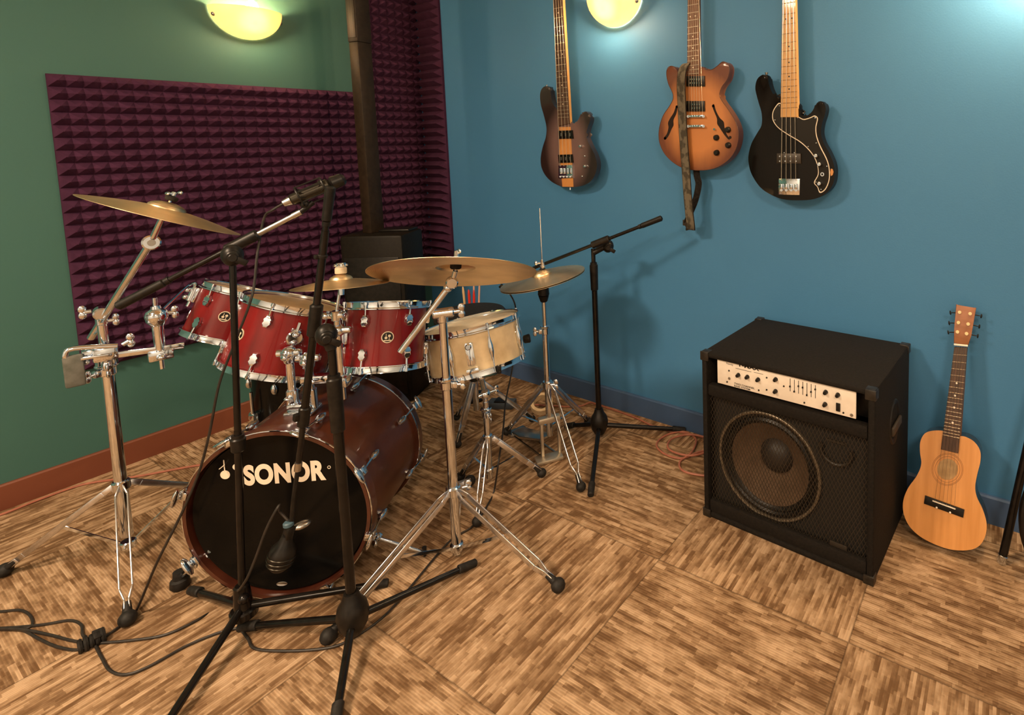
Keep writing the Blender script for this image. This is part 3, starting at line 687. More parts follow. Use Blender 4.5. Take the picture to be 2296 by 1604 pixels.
# boom arm of the crash
ct = V3((LP.x, LP.y, ztt)); p0 = near(V3((.755, -1.682, 0)), 204, 758); p1 = near(V3((1.075, -1.59, 0)), 362, 506); kn = p0.lerp(p1, .86)
MB().cyl(p0, kn, .0100, seg=16).build('boom_arm', chrome, lst)
MB().cyl(ct - vd * .022, ct + vd * .028, .019, seg=18, bev=.004).cyl(ct - UP * .04, ct, .015, bev=.003).build('boom_clamp', chrome, lst)
wingnut(lst, ct - vr * .02 + UP * .01, -vr, 1.1); wingnut(lst, ct + vr * .014 - UP * .03, vr, 1)
MB().cyl(kn - vd * .014, kn + vd * .016, .023, seg=22, bev=.004).build('tilter', chrome, lst)
MB().cyl(kn + vd * .014, kn + vd * .020, .010, seg=16).build('tilter_bolt', steel, lst)
cn = V3((.08, .40, .91)).normalized()
MB().cyl(kn, CRC + cn * .004, .009, .0075, seg=12).cyl(CRC, CRC + cn * .075, .0035, seg=8).build('tilter_rod', chrome, lst)
MB().cyl(CRC + cn * .006, CRC + cn * .022, .014, seg=16, bev=.002).build('felt_washer', felt, lst)
MB().cyl(CRC + cn * .048, CRC + cn * .062, .016, seg=16, bev=.003).build('top_felt', felt, lst)
MB().cyl(CRC + cn * .062, CRC + cn * .076, .007, seg=12, bev=.002).sph(CRC + cn * .072 + vr * .014, (.013, .007, .006)).sph(CRC + cn * .072 - vr * .014, (.013, .007, .006)).build('wing_nut', chrome, lst)
# small cymbal's rod (part of the bass drum's post)
sb = V3((q3.x, q3.y, zt)); 
MB().cyl(sb, SPC + SPN * .012, .0045, seg=10).cyl(SPC - SPN * .03, SPC + SPN * .012, .008, .010, seg=14).build('splash_rod', chrome, bd)
MB().cyl(SPC + SPN * .036, SPC + SPN * .056, .0165, seg=22, bev=.002).build('felt_washer', feltw, bd)
mb = MB().cyl(SPC + SPN * .056, SPC + SPN * .070, .0165, seg=12, bev=.003); fs = frame(SPC, SPN)
for k in range(8): mb.sph(SPC + SPN * .063 + azim(fs, k * PI / 4) * .0165, .0045, None, 8)
mb.build('knurled_nut', chrome, bd)
# hi-hat stand
HP = V3((1.573, -.503, 0)); hst = thing('hi_hat_stand', 'chrome hi-hat stand with pedal near the blue wall', 'hi-hat stand', HP)
hh = vert(HP, 1232, 862)
for f, ww in ((onz(1303, 1102), .016), (onz(1319, 953), .012), (onz(1137, 976), .012)):
    strap_leg(hst, V3((HP.x, HP.y, hh)) + (f - HP).normalized() * .02, f, ww, .020)
    m_ = V3((HP.x, HP.y, hh)).lerp(f, .6); 
    if ww < .015: MB().bar(V3((HP.x, HP.y, .14)), m_, .009, .003, UP).build('brace', chrome, hst)
MB().cyl((HP.x, HP.y, .10), (HP.x, HP.y, hh + .01), .0135, seg=20).build('lower_tube', chrome, hst)
MB().cyl((HP.x, HP.y, hh - .015), (HP.x, HP.y, hh + .015), .022, seg=20, bev=.003).build('leg_collar', chrome, hst)
zcl = vert(HP, 1224, 738); ztop = vert(HP, 1219, 672)
MB().cyl((HP.x, HP.y, hh), (HP.x, HP.y, zcl), .0125, seg=20).build('middle_tube', chrome, hst)
MB().cyl((HP.x, HP.y, zcl), (HP.x, HP.y, ztop), .0095, seg=20).build('upper_tube', chrome, hst)
clamp(hst, HP, zcl, .017, wd=(-.6, -.6, 0)); wingnut(hst, (HP.x + .02, HP.y + .0, hh + .004), (.8, .5, 0), 1.2)
MB().cyl((HP.x, HP.y, ztop - .01), (HP.x, HP.y, ztop + .02), .015, .022, seg=18, bev=.003).cyl((HP.x, HP.y, ztop + .02), (HP.x, HP.y, HHC.z - .012), .024, .020, seg=20, bev=.002).build('cymbal_cup', black, hst)
zr = vert(HP, 1207, 467)
MB().cyl((HP.x, HP.y, ztop), (HP.x, HP.y, zr), .0030, seg=10).build('pull_rod', chrome, hst)
hc = HHC.z + .035
MB().cyl((HP.x, HP.y, hc - .010), (HP.x, HP.y, hc + .006), .013, bev=.003).build('clutch_felt', felt, hst)
MB().cyl((HP.x, HP.y, hc + .006), (HP.x, HP.y, hc + .045), .0085, seg=14, bev=.002).cyl((HP.x, HP.y, hc + .010), (HP.x, HP.y, hc + .02), .012, seg=12, bev=.002).cyl(V3((HP.x, HP.y, hc + .03)), V3((HP.x, HP.y, hc + .03)) + V3((-.6, -.5, 0)) * .03, .004).sph(V3((HP.x, HP.y, hc + .03)) + V3((-.6, -.5, 0)) * .032, (.008, .008, .01)).build('clutch', chrome, hst)
# pedal frame and footboard: the board runs from the frame towards the throne
fd = V3((-.96, .27, 0)); fsd = V3((.27, .96, 0)); fb = HP + V3((.03, -.02, 0))
fcol = mat('cast_aluminium', (.62, .56, .46), .35, .8)
mb = MB()
fA, fB = onz(1217, 1040), onz(1262, 1028)
fm = (fA + fB) / 2; sdir = (fB - fA).normalized()
zt2 = vert(HP, 1232, 940)
pA, pB = HP - sdir * .034, HP + sdir * .040
MB().bar(V3((pA.x, pA.y, .008)), V3((pA.x, pA.y, zt2)), .022, .012, sdir, .003).bar(V3((pB.x, pB.y, .008)), V3((pB.x, pB.y, zt2)), .022, .012, sdir, .003).box((HP.x, HP.y, zt2), (.095, .032, .026), frame((0, 0, 0), UP, sdir), .006).box((HP.x + .01, HP.y - .02, .009), (.115, .06, .016), frame((0, 0, 0), UP, sdir), .005).build('pedal_frame', fcol, hst)
pdn = (V3((-sdir.y, sdir.x, 0)));
hl = HP + pdn * .03; hr_ = onz(1150, 965); hr_ = HP + (V3((hr_.x, hr_.y, 0)) - HP).normalized() * .29
dd = (V3((hr_.x, hr_.y, 0)) - HP).normalized(); ss = V3((-dd.y, dd.x, 0))
pts = [HP + dd * a + ss * b_ + UP * z for a, b_, z in ((.03, -.035, .085), (.03, .035, .085), (.20, .042, .035), (.285, .030, .022), (.295, 0, .02), (.285, -.030, .022), (.20, -.042, .035))]
MB().prism(pts, (0, 0, -.010), .002, 2).build('footboard', steel, hst)
MB().box(HP + dd * .29 + UP * .009, (.05, .09, .016), frame((0, 0, 0), UP, dd), .004).bar(HP + UP * .006 + ss * .03, HP + dd * .28 + UP * .006 + ss * .03, .006, .006).bar(HP + UP * .006 - ss * .03, HP + dd * .28 + UP * .006 - ss * .03, .006, .006).build('heel_plate', steel, hst)
# snare stand
SP = V3((1.545, -.80, 0)); sst = thing('snare_stand', 'chrome snare drum stand with three rubber feet under the cream snare drum', 'snare stand', SP)
for f in (onz(1071, 1180), onz(1215, 1070), onz(1033, 1078)):
    strap_leg(sst, V3((SP.x, SP.y, .22)) + (f - SP).normalized() * .018, f, .009, .019)
    MB().bar(V3((SP.x, SP.y, .09)), V3((SP.x, SP.y, .22)).lerp(f, .5) + UP * .01, .008, .003, UP).build('brace', chrome, sst)
MB().cyl((SP.x, SP.y, .06), (SP.x, SP.y, .37), .012, seg=18).cyl((SP.x, SP.y, .205), (SP.x, SP.y, .235), .019, bev=.003).cyl((SP.x, SP.y, .08), (SP.x, SP.y, .10), .017, bev=.003).build('lower_tube', chrome, sst)
clamp(sst, SP, .33, .017, wd=(.9, -.3, 0))
bt = c0 - nn * (.166 + .006); bk = V3((SP.x, SP.y, .40)); top_ = bt - nn * .045
MB().cyl((SP.x, SP.y, .34), bk, .0095).sph(bk, .02).cyl(bk, top_, .010).sph(top_, .019).cyl(bk - vr * .03, bk + vr * .03, .009, bev=.002).build('upper_tube', chrome, sst)
wingnut(sst, bk + vr * .03, vr, 1)
fr_ = frame(bt, nn, camx(bt, nn))
for a in (20, 140, 260):
    o = azim(fr_, math.radians(a)); 
    MB().tube([top_, bt + o * .10 - nn * .028, bt + o * .176 - nn * .012, bt + o * .192 - nn * .002, bt + o * .194 + nn * .022], .0048, 8).build('basket_arm', chrome, sst)
    MB().cyl(bt + o * .186 - nn * .008, bt + o * .195 + nn * .02, .0085, seg=10).build('rubber_grip', rubber, sst)

# ------------------------------------------------------------------ microphone stands
def mic_stand(P, label, hubz, hub_r, feet, splitz, topz, piv, boom, ball=True, lean=(0, 0), knob_px=None, cw=(0.02, .10), tube_r=(.0125, .0095), grip=(.02, .12)):
    P = V3((P[0], P[1], 0)); t = thing('microphone_stand', label, 'microphone stand', P); top = V3((P.x + lean[0], P.y + lean[1], topz))
    ax = lambda z: P.lerp(V3((top.x, top.y, 0)), (z - hubz) / (topz - hubz)) + UP * z
    h = V3((P.x, P.y, hubz))
    if ball: MB().lathe([(0, -.062), (.022, -.056), (.036, -.03), (.041, 0), (.036, .024), (.024, .042), (.018, .062), (0, .062)], Matrix.Translation(h), 24).build('base_hub', black, t)
    else: MB().cyl(h - UP * .04, h + UP * .05, .024, .019, seg=20, bev=.004).cyl(h - UP * .045, h - UP * .02, .034, seg=16, bev=.004).sph(h + UP * .02 + vd * .022, .014).build('base_hub', blackm, t)
    for f in feet:
        f = V3((f[0], f[1], .011)); d = (f - h).normalized(); s = h + V3((d.x, d.y, 0)).normalized() * .02 - UP * .018
        lg = MB().cyl(s, f, .0105, .0095, seg=14).build('leg', blackm, t)
        MB().cyl(f - d * .05, f + d * .012, .0135, .0125, seg=14, bev=.003).build('rubber_foot', rubber, lg)
    MB().cyl(h + UP * .02, ax(splitz), tube_r[0], seg=18).build('pole', blackm, t)
    MB().cyl(ax(splitz), top, tube_r[1], seg=16).build('upper_tube', blackm, t)
    MB().cyl(ax(splitz - grip[1]), ax(splitz + grip[0]), .0165, .0185, seg=20, bev=.004).cyl(ax(splitz + grip[0]), ax(splitz + grip[0] + .008), .015, seg=16).build('clutch_grip', black, t)
    a, b = V3(boom[0]), V3(boom[1]); d = (b - a).normalized(); pv = V3(piv)
    c_ = a + d * (pv - a).dot(d); sdv = (camx(pv, UP))
    MB().cyl(top - UP * .02, pv - UP * .004, .013, .016, seg=16, bev=.003).cyl(c_ - d * .045, c_ + d * .045, .016, seg=18, bev=.004).sph(pv - UP * .012, (.026, .026, .030)).cyl(pv - UP * .012 - sdv * .03, pv - UP * .012 + sdv * .034, .016, seg=16, bev=.003).build('boom_clamp', black, t)
    hd_ = pv - UP * .014 + sdv * .034; vrr = V3((-sdv.y, sdv.x, 0))
    MB().bar(hd_, hd_ + vrr * .03 - UP * .02, .016, .010, sdv, .003).cyl(hd_ - sdv * .006, hd_ + sdv * .008, .011, seg=14, bev=.002).build('clamp_knob', black, t)
    MB().cyl(a, b, .0075, seg=14).build('boom_arm', blackm, t)
    w0, w1 = cw
    MB().cyl(a + d * w0, a + d * (w0 + w1), .0125, .0115, seg=16, bev=.004).cyl(a + d * (w0 + w1), a + d * (w0 + w1 + .012), .010, seg=12).build('counterweight', black, t)
    MB().cyl(b - d * .02, b + d * .004, .0095, seg=14).build('threaded_tip', steel, t)
    return t, a, b, d
# C: by the blue wall
CP = V3((1.665, -.285, 0)); cz = vert(CP, 1370, 960)
mic_stand(CP, 'black boom microphone stand standing by the blue wall, right of the hi-hat', .088, .04,
          [onz(1531, 969), onz(1325, 1112), onz(1272, 960)], vert(CP, 1368, 640), vert(CP, 1365, 556), near(CP, 1363, 546),
          (near(CP + V3((.16, -.06, 0)), 1484, 489), near(CP + V3((-.33, -.02, 0)), 1118, 632)), cw=(0, .10), grip=(.10, .02))
# A: left, with condenser microphone
AP = V3((1.4565, -1.578, 0)); 
aT = near(AP, 521, 575)
mA = near(V3((1.42, -1.18, 0)), 672, 477)
ast, a_a, a_b, a_d = mic_stand(AP, 'black boom microphone stand in front of the bass drum at left, boom pointing up right', .085, .04,
          [onz(432, 1332), onz(862, 1316), (1.66, -1.83)], vert(AP, 535, 965), aT.z, near(AP, 520, 563),
          (near(AP + V3((-.25, -.20, 0)), 262, 688), near(AP + V3((.0, .22, 0)), 672, 477)), ball=False, lean=(aT.x - AP.x, aT.y - AP.y), cw=(0, .12), grip=(-.02, .06), tube_r=(.0090, .0082))
# B: centre, boom pointing down to the bass drum
BP = V3((1.772, -1.437, 0)); bT = near(BP, 742, 760)
Btop = near(BP + V3((-.03, 0, 0)), 741, 418); Blow = near(V3((1.60, -1.50, 0)), 668, 1052)
bst, b_a, b_b, b_d = mic_stand(BP, 'black boom microphone stand at front centre, boom pointing down to the bass drum head', .088, .045,
          [onz(545, 1414), onz(1060, 1272), onz(751, 1640, .0)], vert(BP, 750, 880), vert(BP, 738, 770), near(BP, 733, 742) + V3((-.005, .0, 0)),
          (Btop, Blow), lean=(bT.x - BP.x, bT.y - BP.y), cw=(0, .095), grip=(.04, .11), tube_r=(.0125, .0100))
bl_ = (b_b - b_a).length
MB().cyl(b_a + b_d * .12, b_a + b_d * bl_ * .80, .0095, seg=16).build('boom_outer_tube', blackm, bst)
MB().cyl(b_a + b_d * bl_ * .77, b_a + b_d * bl_ * .84, .0145, seg=16, bev=.003).box(b_a + b_d * bl_ * .80 - vr * .018, (.016, .014, .02), frame((0, 0, 0), b_d), .003).build('boom_lock', black, bst)
MB().cyl(b_a + b_d * .185, b_a + b_d * .195, .0125, seg=16, bev=.002).box(b_a + b_d * .19 - vr * .014, (.012, .010, .010), frame((0, 0, 0), b_d), .002).build('cable_ring', black, bst)
al_ = (a_b - a_a).length
MB().cyl(a_a + a_d * al_ * .70, a_b - a_d * .02, .0080, seg=16).build('boom_tip_tube', steel, ast)
# ------------------------------------------------------------------ microphones
mtip = near(AP + V3((.0, .22, 0)), 672, 477); mc = near(AP + V3((.0, .22, 0)), 700, 430)
t = thing('microphone', 'black studio microphone in a shock mount on the left boom tip', 'microphone', mtip)
mv = (near(AP + V3((.0, .22, 0)), 745, 408) - near(AP + V3((.0, .22, 0)), 655, 445)).normalized(); m0 = mc - mv * .06; m1 = mc + mv * .05
darkm = mat('dark_metal', (.05, .045, .035), .3, .8)
MB().cyl(m0, m1, .017, .020, seg=18, bev=.004).build('body', darkm, t)
MB().cyl(m1, m1 + mv * .045, .021, .019, seg=18, bev=.008).build('grille', black, t)
MB().cyl(m0 - mv * .02, m0, .010, .014, seg=14).build('cable_plug', steel, t)
mb = MB(); fm_ = frame(mc, mv)
for z in (-.035, .035): mb.tube([fm_ @ V3((.030 * math.cos(k * PI / 10), .030 * math.sin(k * PI / 10), z)) for k in range(20)], .0028, 6, True)
for k in range(6):
    a = k * PI / 3; mb.cyl(fm_ @ V3((.030 * math.cos(a), .030 * math.sin(a), -.035)), fm_ @ V3((.030 * math.cos(a), .030 * math.sin(a), .035)), .0022, seg=6)
mb.build('shock_mount', black, t)
mb = MB()
for k in range(8):
    a = k * PI / 4
    for z in (-.035, .035): mb.cyl(fm_ @ V3((.030 * math.cos(a), .030 * math.sin(a), z)), fm_ @ V3((.018 * math.cos(a + .5), .018 * math.sin(a + .5), z * .6)), .0012, seg=5)
mb.build('elastic_bands', felt, t)
MB().cyl(mtip, mc - UP * .032, .008, seg=10).sph(mtip + (mc - mtip) * .4, .013).build('swivel', black, t)
# kick microphone on the boom of B
kb = Blow; kmid = near(V3((1.585, -1.52, 0)), 648, 1190); kc = near(V3((1.572, -1.545, 0)), 634, 1240)
t = thing('microphone', 'black egg shaped bass drum microphone hanging in front of the black drum head', 'microphone', kc)
ka = (kc - kmid).normalized()
MB().lathe([(0, -.055), (.014, -.05), (.019, -.03), (.032, -.012), (.0345, .010), (.030, .032), (.018, .046), (0, .05)], frame(kc, ka), 24).build('body', black, t)
mb = MB()
for z in (.004, .016, .028): mb.lathe([(.0348 if z < .02 else .032, z - .0015), (.036 if z < .02 else .033, z), (.0348 if z < .02 else .032, z + .0015)], frame(kc, ka), 24)
mb.build('grille_ring', darkm, t)
MB().tube(smooth([kb, kb.lerp(kmid, .5), kmid + vr * .004, kc - ka * .05], 4), .006, 8).box(kmid + ka * .005, (.03, .02, .04), frame((0, 0, 0), ka), .006).build('swivel_clip', black, t)
MB().cyl(kmid + UP * .012, kmid + UP * .026, .013, bev=.003).build('blue_band', mat('blue_band_rubber', (.06, .12, .16), .5), t)
MB().sph(kmid + vr * .03 - UP * .0, (.010, .016, .024), frame((0, 0, 0), vr)).build('clip_lever', steel, t)
# microphone behind the hi-hat on boom C, with its cable
ce = near(CP + V3((-.33, -.02, 0)), 1118, 632); ce2 = near(CP + V3((-.37, -.03, 0)), 1096, 626)
t = thing('microphone', 'slim black microphone on the boom tip behind the ride cymbal by the blue wall', 'microphone', ce)
MB().cyl(ce + UP * .002, ce2, .012, .010, seg=14, bev=.003).build('body', black, t)
MB().cyl(ce + V3((.008, 0, -.016)), near(CP + V3((-.31, -.02, 0)), 1142, 657), .011, .008, seg=12, bev=.002).build('clip', black, t)
cabm = noisy(mat('black_cable_rubber', (.018, .014, .012), .5), (.012, .010, .009), (.024, .019, .015), 60)
orange = noisy(mat('orange_cable', (.36, .13, .08), .5), (.32, .11, .07), (.40, .145, .09), 30)
def cable(pts, r, m, label, name='cable', cat='cable', group=None, n=8):
    return tag(MB().tube(smooth(pts, n), r, 8).build(name, m), label, cat, group)
gz = .005
hp_ = near(CP + V3((-.31, -.02, 0)), 1142, 657)
cable([hp_, near(CP + V3((-.30, 0, 0)), 1156, 690), near(CP + V3((-.32, 0, 0)), 1156, 760), near(CP + V3((-.36, -.1, 0)), 1148, 830), near(V3((1.36, -.50, 0)), 1134, 900), near(V3((1.5, -.62, 0)), 1128, 965), near(V3((1.60, -.74, 0)), 1118, 1035), onz(1108, 1100, gz), onz(1095, 1130, gz), onz(1060, 1180, gz), onz(1004, 1218, gz), onz(905, 1335, gz), onz(850, 1392, gz), onz(790, 1432, gz), onz(742, 1452, gz), onz(660, 1460, gz), onz(575, 1456, gz), onz(556, 1432, gz), onz(543, 1416, gz)], .0035, cabm, 'black microphone cable from the boom behind the snare drum to the centre stand base')
pm = m0 - mv * .02
cable([pm, pm - mv * .03 - UP * .006, near(V3((1.40, -1.42, 0)), 592, 490), near(V3((1.40, -1.44, 0)), 577, 570), near(V3((1.43, -1.56, 0)), 566, 660), near(V3((1.40, -1.64, 0)), 530, 760), near(V3((1.36, -1.68, 0)), 492, 860), near(V3((1.33, -1.70, 0)), 470, 970), near(V3((1.30, -1.70, 0)), 446, 1060), near(V3((1.28, -1.715, 0)), 408, 1150), near(V3((1.24, -1.735, 0)), 352, 1262), onz(302, 1376, gz), onz(262, 1410, gz), onz(213, 1443, gz)], .0035, cabm, 'black cable hanging from the left studio microphone down to the knot on the carpet')
kq = kmid + UP * .03
cable([kq, kq + UP * .03 - KU * .02, near(V3((1.59, -1.60, 0)), 625, 1135), near(V3((1.58, -1.62, 0)), 598, 1185), near(V3((1.56, -1.63, 0)), 570, 1260), near(V3((1.53, -1.62, 0)), 545, 1312), onz(508, 1350, gz), onz(440, 1392, gz), onz(370, 1424, gz), onz(290, 1437, gz), onz(213, 1443, gz)], .0035, cabm, 'black cable from the bass drum microphone running left across the carpet to the knot')
cable([onz(540, 1408, gz), onz(495, 1418, gz), onz(420, 1448, gz), onz(340, 1492, gz), onz(285, 1513, gz), onz(248, 1505, gz), onz(228, 1475, gz), onz(213, 1446, gz)], .0035, cabm, 'black cable curving low on the carpet right of the knot, nearest the picture bottom')
cable([onz(-60, 1375, gz), onz(0, 1372, gz), onz(45, 1369, gz), onz(68, 1382, gz), onz(70, 1404, gz), onz(30, 1412, gz), onz(-60, 1410, gz)], .0035, cabm, 'black cable loop at the left picture edge')
cable([onz(-60, 1406, gz), onz(0, 1409, gz), onz(90, 1402, gz), onz(155, 1392, gz), onz(182, 1402, gz), onz(186, 1425, gz), onz(207, 1443, gz)], .0035, cabm, 'black cable with a square bend entering the knot from above left')
cable([onz(-60, 1412, gz), onz(0, 1412, gz), onz(50, 1414, gz), onz(85, 1432, gz), onz(125, 1450, gz), onz(170, 1458, gz), onz(207, 1447, gz)], .0035, cabm, 'lowest black cable running from the left edge to the knot')
cable([onz(-60, 1409, gz + .006), onz(40, 1411, gz + .006), onz(110, 1424, gz), onz(160, 1437, gz), onz(207, 1445, gz)], .0035, cabm, 'black cable lying between two others left of the knot')
k0 = onz(207, 1448, .0)
t = thing('cable_tie', 'black hook and loop tie knotting the cables on the carpet at left', 'cable tie', k0)
mb = MB(); fr2 = frame(k0 + UP * .014, onz(240, 1430, .0) - onz(180, 1460, .0))
for k in range(5): mb.tube([fr2 @ V3(((.014 + .003 * math.sin(k * 2.1)) * math.cos(a * PI / 8), .016 * math.sin(a * PI / 8), -.022 + k * .011)) for a in range(16)], .0055, 6, True, flat=None)
mb.build('strap_coil', rubber, t); MB().box(k0 + V3((.005, .012, .028)), (.03, .02, .006), frame((0, 0, 0), V3((.3, .2, 1))), .002).build('strap_end', rubber, t)
# orange cord along the wall
cable([onz(-80, 1172, gz), onz(0, 1155, gz), onz(90, 1120, gz), onz(190, 1086, gz), onz(300, 1070, gz), onz(430, 1046, gz), (.40, -1.22, gz), (.42, -1.0, gz)], .0045, orange, 'orange extension cord running along the foot of the green wall')
def cf(x, y, z):
    p = onz(x, y, z); p.x = min(p.x, 2.318); p.y = min(p.y, -.035); return p
cable([(1.10, -.22, gz), cf(1265, 912, gz), cf(1300, 911, gz), cf(1325, 902, gz), cf(1350, 898, gz), cf(1372, 910, gz), cf(1420, 935, gz), cf(1480, 962, gz), cf(1540, 972, gz), cf(1590, 968, gz), cf(1640, 985, gz)], .0042, orange, 'thin orange cord behind the wall microphone stand')
cable([cf(1640, 1010, gz), cf(1575, 1012, gz), cf(1530, 1028, gz), cf(1490, 1018, gz), cf(1472, 998, gz), cf(1490, 978, gz), cf(1530, 968, gz + .004), cf(1560, 985, gz), cf(1550, 1015, gz + .006), cf(1525, 1035, gz), cf(1530, 1055, gz), cf(1570, 1066, gz), cf(1640, 1070, gz)], .0045, orange, 'coiled orange extension cord on the carpet left of the big amplifier')
cable([cf(1640, 985, gz + .008), cf(1590, 1012, gz + .006), cf(1545, 1022, gz + .008), cf(1500, 1008, gz + .006), cf(1505, 985, gz + .008), cf(1545, 975, gz + .01), cf(1600, 975, gz + .006), cf(1650, 990, gz + .006)], .0045, orange, 'second orange cord loop beside the big amplifier')

# ------------------------------------------------------------------ small things behind the kit
tq = V3((1.36, -.62, 0)); 
TZ = .56; TC = onz(1062, 700, TZ)
TC = near(V3((1.17, -.56, 0)), 1056, 703); 
t = thing('drum_throne', 'round black padded drum throne behind the snare drum', 'stool', (TC.x, TC.y, 0))
MB().lathe([(0, -.05), (.14, -.05), (.155, -.035), (.158, -.01), (.145, .008), (0, .014)], Matrix.Translation(TC), 40).build('seat', rubber, t)
MB().cyl((TC.x, TC.y, .14), (TC.x, TC.y, TC.z - .045), .013).build('post', chrome, t)
for f in (onz(1027, 1004), (TC.x + .10, TC.y + .24, 0), (TC.x - .24, TC.y + .06, 0)):
    strap_leg(t, (TC.x, TC.y, .30) if True else 0, f, .010, .017)
MB().cyl((TC.x, TC.y, .28), (TC.x, TC.y, .33), .022, bev=.004).build('leg_collar', black, t)
# drumsticks in a bag
SB = near(V3((.80, -.30, 0)), 1055, 700); 
bagc = V3((SB.x, SB.y, 0))
zs0 = SB.z - .10
t = thing('stick_holder', 'black stick cup on a thin pole behind the drum throne', 'stick holder', bagc)
MB().lathe([(.0, zs0 - .06), (.045, zs0 - .06), (.05, zs0 + .08), (.045, zs0 + .08), (.042, zs0 - .05), (0, zs0 - .05)], Matrix.Translation(bagc), 24).build('cup', black, t)
MB().cyl(bagc, bagc + UP * (zs0 - .05), .009).lathe([(0, 0), (.07, 0), (.07, .012), (.02, .02), (0, .02)], Matrix.Translation(bagc), 24).build('pole', blackm, t)
woodst = noisy(mat('maple_stick', (.62, .42, .22), .45), (.56, .37, .18), (.68, .48, .27), 12); redst = mat('red_painted_stick', (.55, .03, .015), .4); clearst = mat('rosy_plastic_rod', (.62, .36, .28), .2)
for i, (x, y0, mm, lb_) in enumerate(((1040, 643, woodst, 'pale wooden drumstick, leftmost in the stick cup'), (1048, 648, redst, 'red drumstick standing second from left in the cup'), (1054, 651, redst, 'red drumstick in the middle of the cup'), (1060, 649, redst, 'red drumstick standing just left of the two clear rods'), (1065, 630, clearst, 'tall rosy rod, left one of the two at the right of the cup'), (1073, 630, clearst, 'tall rosy rod, rightmost in the stick cup'))):
    tp = near(SB, x, y0); bt_ = V3((bagc.x + (tp.x - bagc.x) * .5, bagc.y + (tp.y - bagc.y) * .5, zs0 - .03)); d_ = (tp - bt_).normalized()
    rr = .0065 if i < 4 else .005
    tp = tp + vd * (.012 if i % 2 else -.012); bt_ = bt_ + vd * (.012 if i % 2 else -.012); d_ = (tp - bt_).normalized()
    tag(MB().lathe([(0, 0), (rr, .004), (rr, (tp - bt_).length - .03), (rr * .6, (tp - bt_).length - .006), (0, (tp - bt_).length)], frame(bt_, d_), 10).build('drumstick', mm), lb_, 'drumstick', 'sticks in the cup behind the snare drum')
# roll of tape
tc_ = onz(1216, 916)
tapem = noisy(mat('masking_tape', (.66, .50, .30), .7), (.62, .46, .27), (.7, .54, .33), 60)
tag(MB().lathe([(.040, 0), (.055, 0), (.055, .035), (.040, .035), (.040, 0)], frame(tc_ + V3((.02, -.02, .026)), (.34, -.34, .88)), 40).build('tape_roll', tapem), 'roll of cream masking tape lying on the carpet behind the hi-hat stand', 'tape')
# small floor pedal shape
pp = onz(1125, 912)
t = thing('floor_pedal', 'small dark slate pedal box on the carpet left of the masking tape', 'pedal', pp)
slate = mat('slate_plastic', (.05, .065, .085), .5)
Mz = Matrix.Rotation(.5, 4, 'Z')
MB().box(pp + UP * .016, (.14, .07, .032), Mz, .006).build('housing', slate, t); MB().box(pp + UP * .036, (.06, .055, .008), Mz, .003).build('treadle', black, t)
# black floor tom at the back left
ft = V3((.74, -1.10, 0)); 
t = thing('floor_tom', 'black floor tom with chrome legs behind the bass drum at left', 'drum', ft)
z0, z1, r_ = .20, .52, .165
fl = near(ft, 590, 900)
MB().lathe([(r_ - .006, z1), (r_, z1), (r_, z0), (r_ - .006, z0)], Matrix.Translation(ft), 48).build('shell', gloss, t)
MB().lathe([(0, z1 + .002), (r_, z1 + .002), (r_ + .002, z1 - .006)], Matrix.Translation(ft), 48).build('batter_head', drumskin, t)
for z, s in ((z1, 1), (z0, -1)): MB().lathe([(r_ + .002, z + s * .008), (r_ + .008, z + s * .008), (r_ + .007, z - s * .014), (r_ + .002, z - s * .014), (r_ + .002, z + s * .008)], Matrix.Translation(ft), 48).build('hoop', chrome, t)
fc = camx(ft, UP)
for a in (-60, 60, 180):
    o = Matrix.Rotation(math.radians(a), 3, 'Z') @ fc; b = ft + o * (r_ + .02)
    lg = MB().cyl(b + UP * .014, b + UP * .42, .006, seg=10).build('leg', chrome, t)
    MB().cyl(b, b + UP * .03, .013, .010, bev=.003).build('rubber_foot', rubber, lg)
    MB().box(ft + o * (r_ + .012) + UP * .31, (.03, .03, .05), Matrix.Rotation(math.radians(a), 3, 'Z') @ frame((0, 0, 0), UP, fc).to_3x3(), .005).build('leg_bracket', chrome, t)
for a in (-88, -30, 28, 90, 150, 210):
    o = Matrix.Rotation(math.radians(a), 3, 'Z') @ fc
    for z in (.29, .43): MB().sph(ft + o * (r_ + .004) + UP * z, (.012, .012, .022)).build('lug', chrome, t)

# ------------------------------------------------------------------ column loudspeaker
BX = V3((.547, -.507, 0)); bu = V3((.84, .54, 0)).normalized(); bn = V3((.54, -.84, 0)).normalized()
fl_ = V3((.276, -.682, 0)); W_ = .325; Dp = .24; zt0 = .905
cen = fl_ + bu * W_ / 2 - bn * Dp / 2
t = thing('column_loudspeaker', 'black subwoofer box with tall slim speaker column in the room corner', 'loudspeaker', cen)
spk = noisy(mat('speaker_black_plastic', (.010, .008, .006), .5, spec=.2), (.006, .0045, .003), (.010, .008, .005), 70, bump=.2)
Mb = frame((0, 0, 0), UP, bu)
MB().box(cen + UP * (zt0 / 2), (W_, Dp, zt0), Mb, .015).build('subwoofer_box', spk, t)
MB().box(cen + bn * (Dp / 2 + .003) + UP * .42, (W_ - .04, .006, .74), Mb, .003).build('front_grille', black, t)
MB().box(cen - bn * .05 + bu * .06 + UP * (zt0 + .006), (.17, .11, .012), Mb, .004).build('top_mixer_plate', black, t)
cc = near(fl_ + bu * .11 - bn * .12, 838, 520); cc.z = 0
cw_, cdp = .062, .085
cn_ = (bn * 1.0 - bu * .35).normalized(); cM = frame((0, 0, 0), UP, V3((-cn_.y, cn_.x, 0)))
zs = near(cc, 800, 96).z
colm = noisy(mat('brown_black_column', (.022, .014, .008), .5, spec=.25), (.018, .011, .006), (.028, .018, .010), 40)
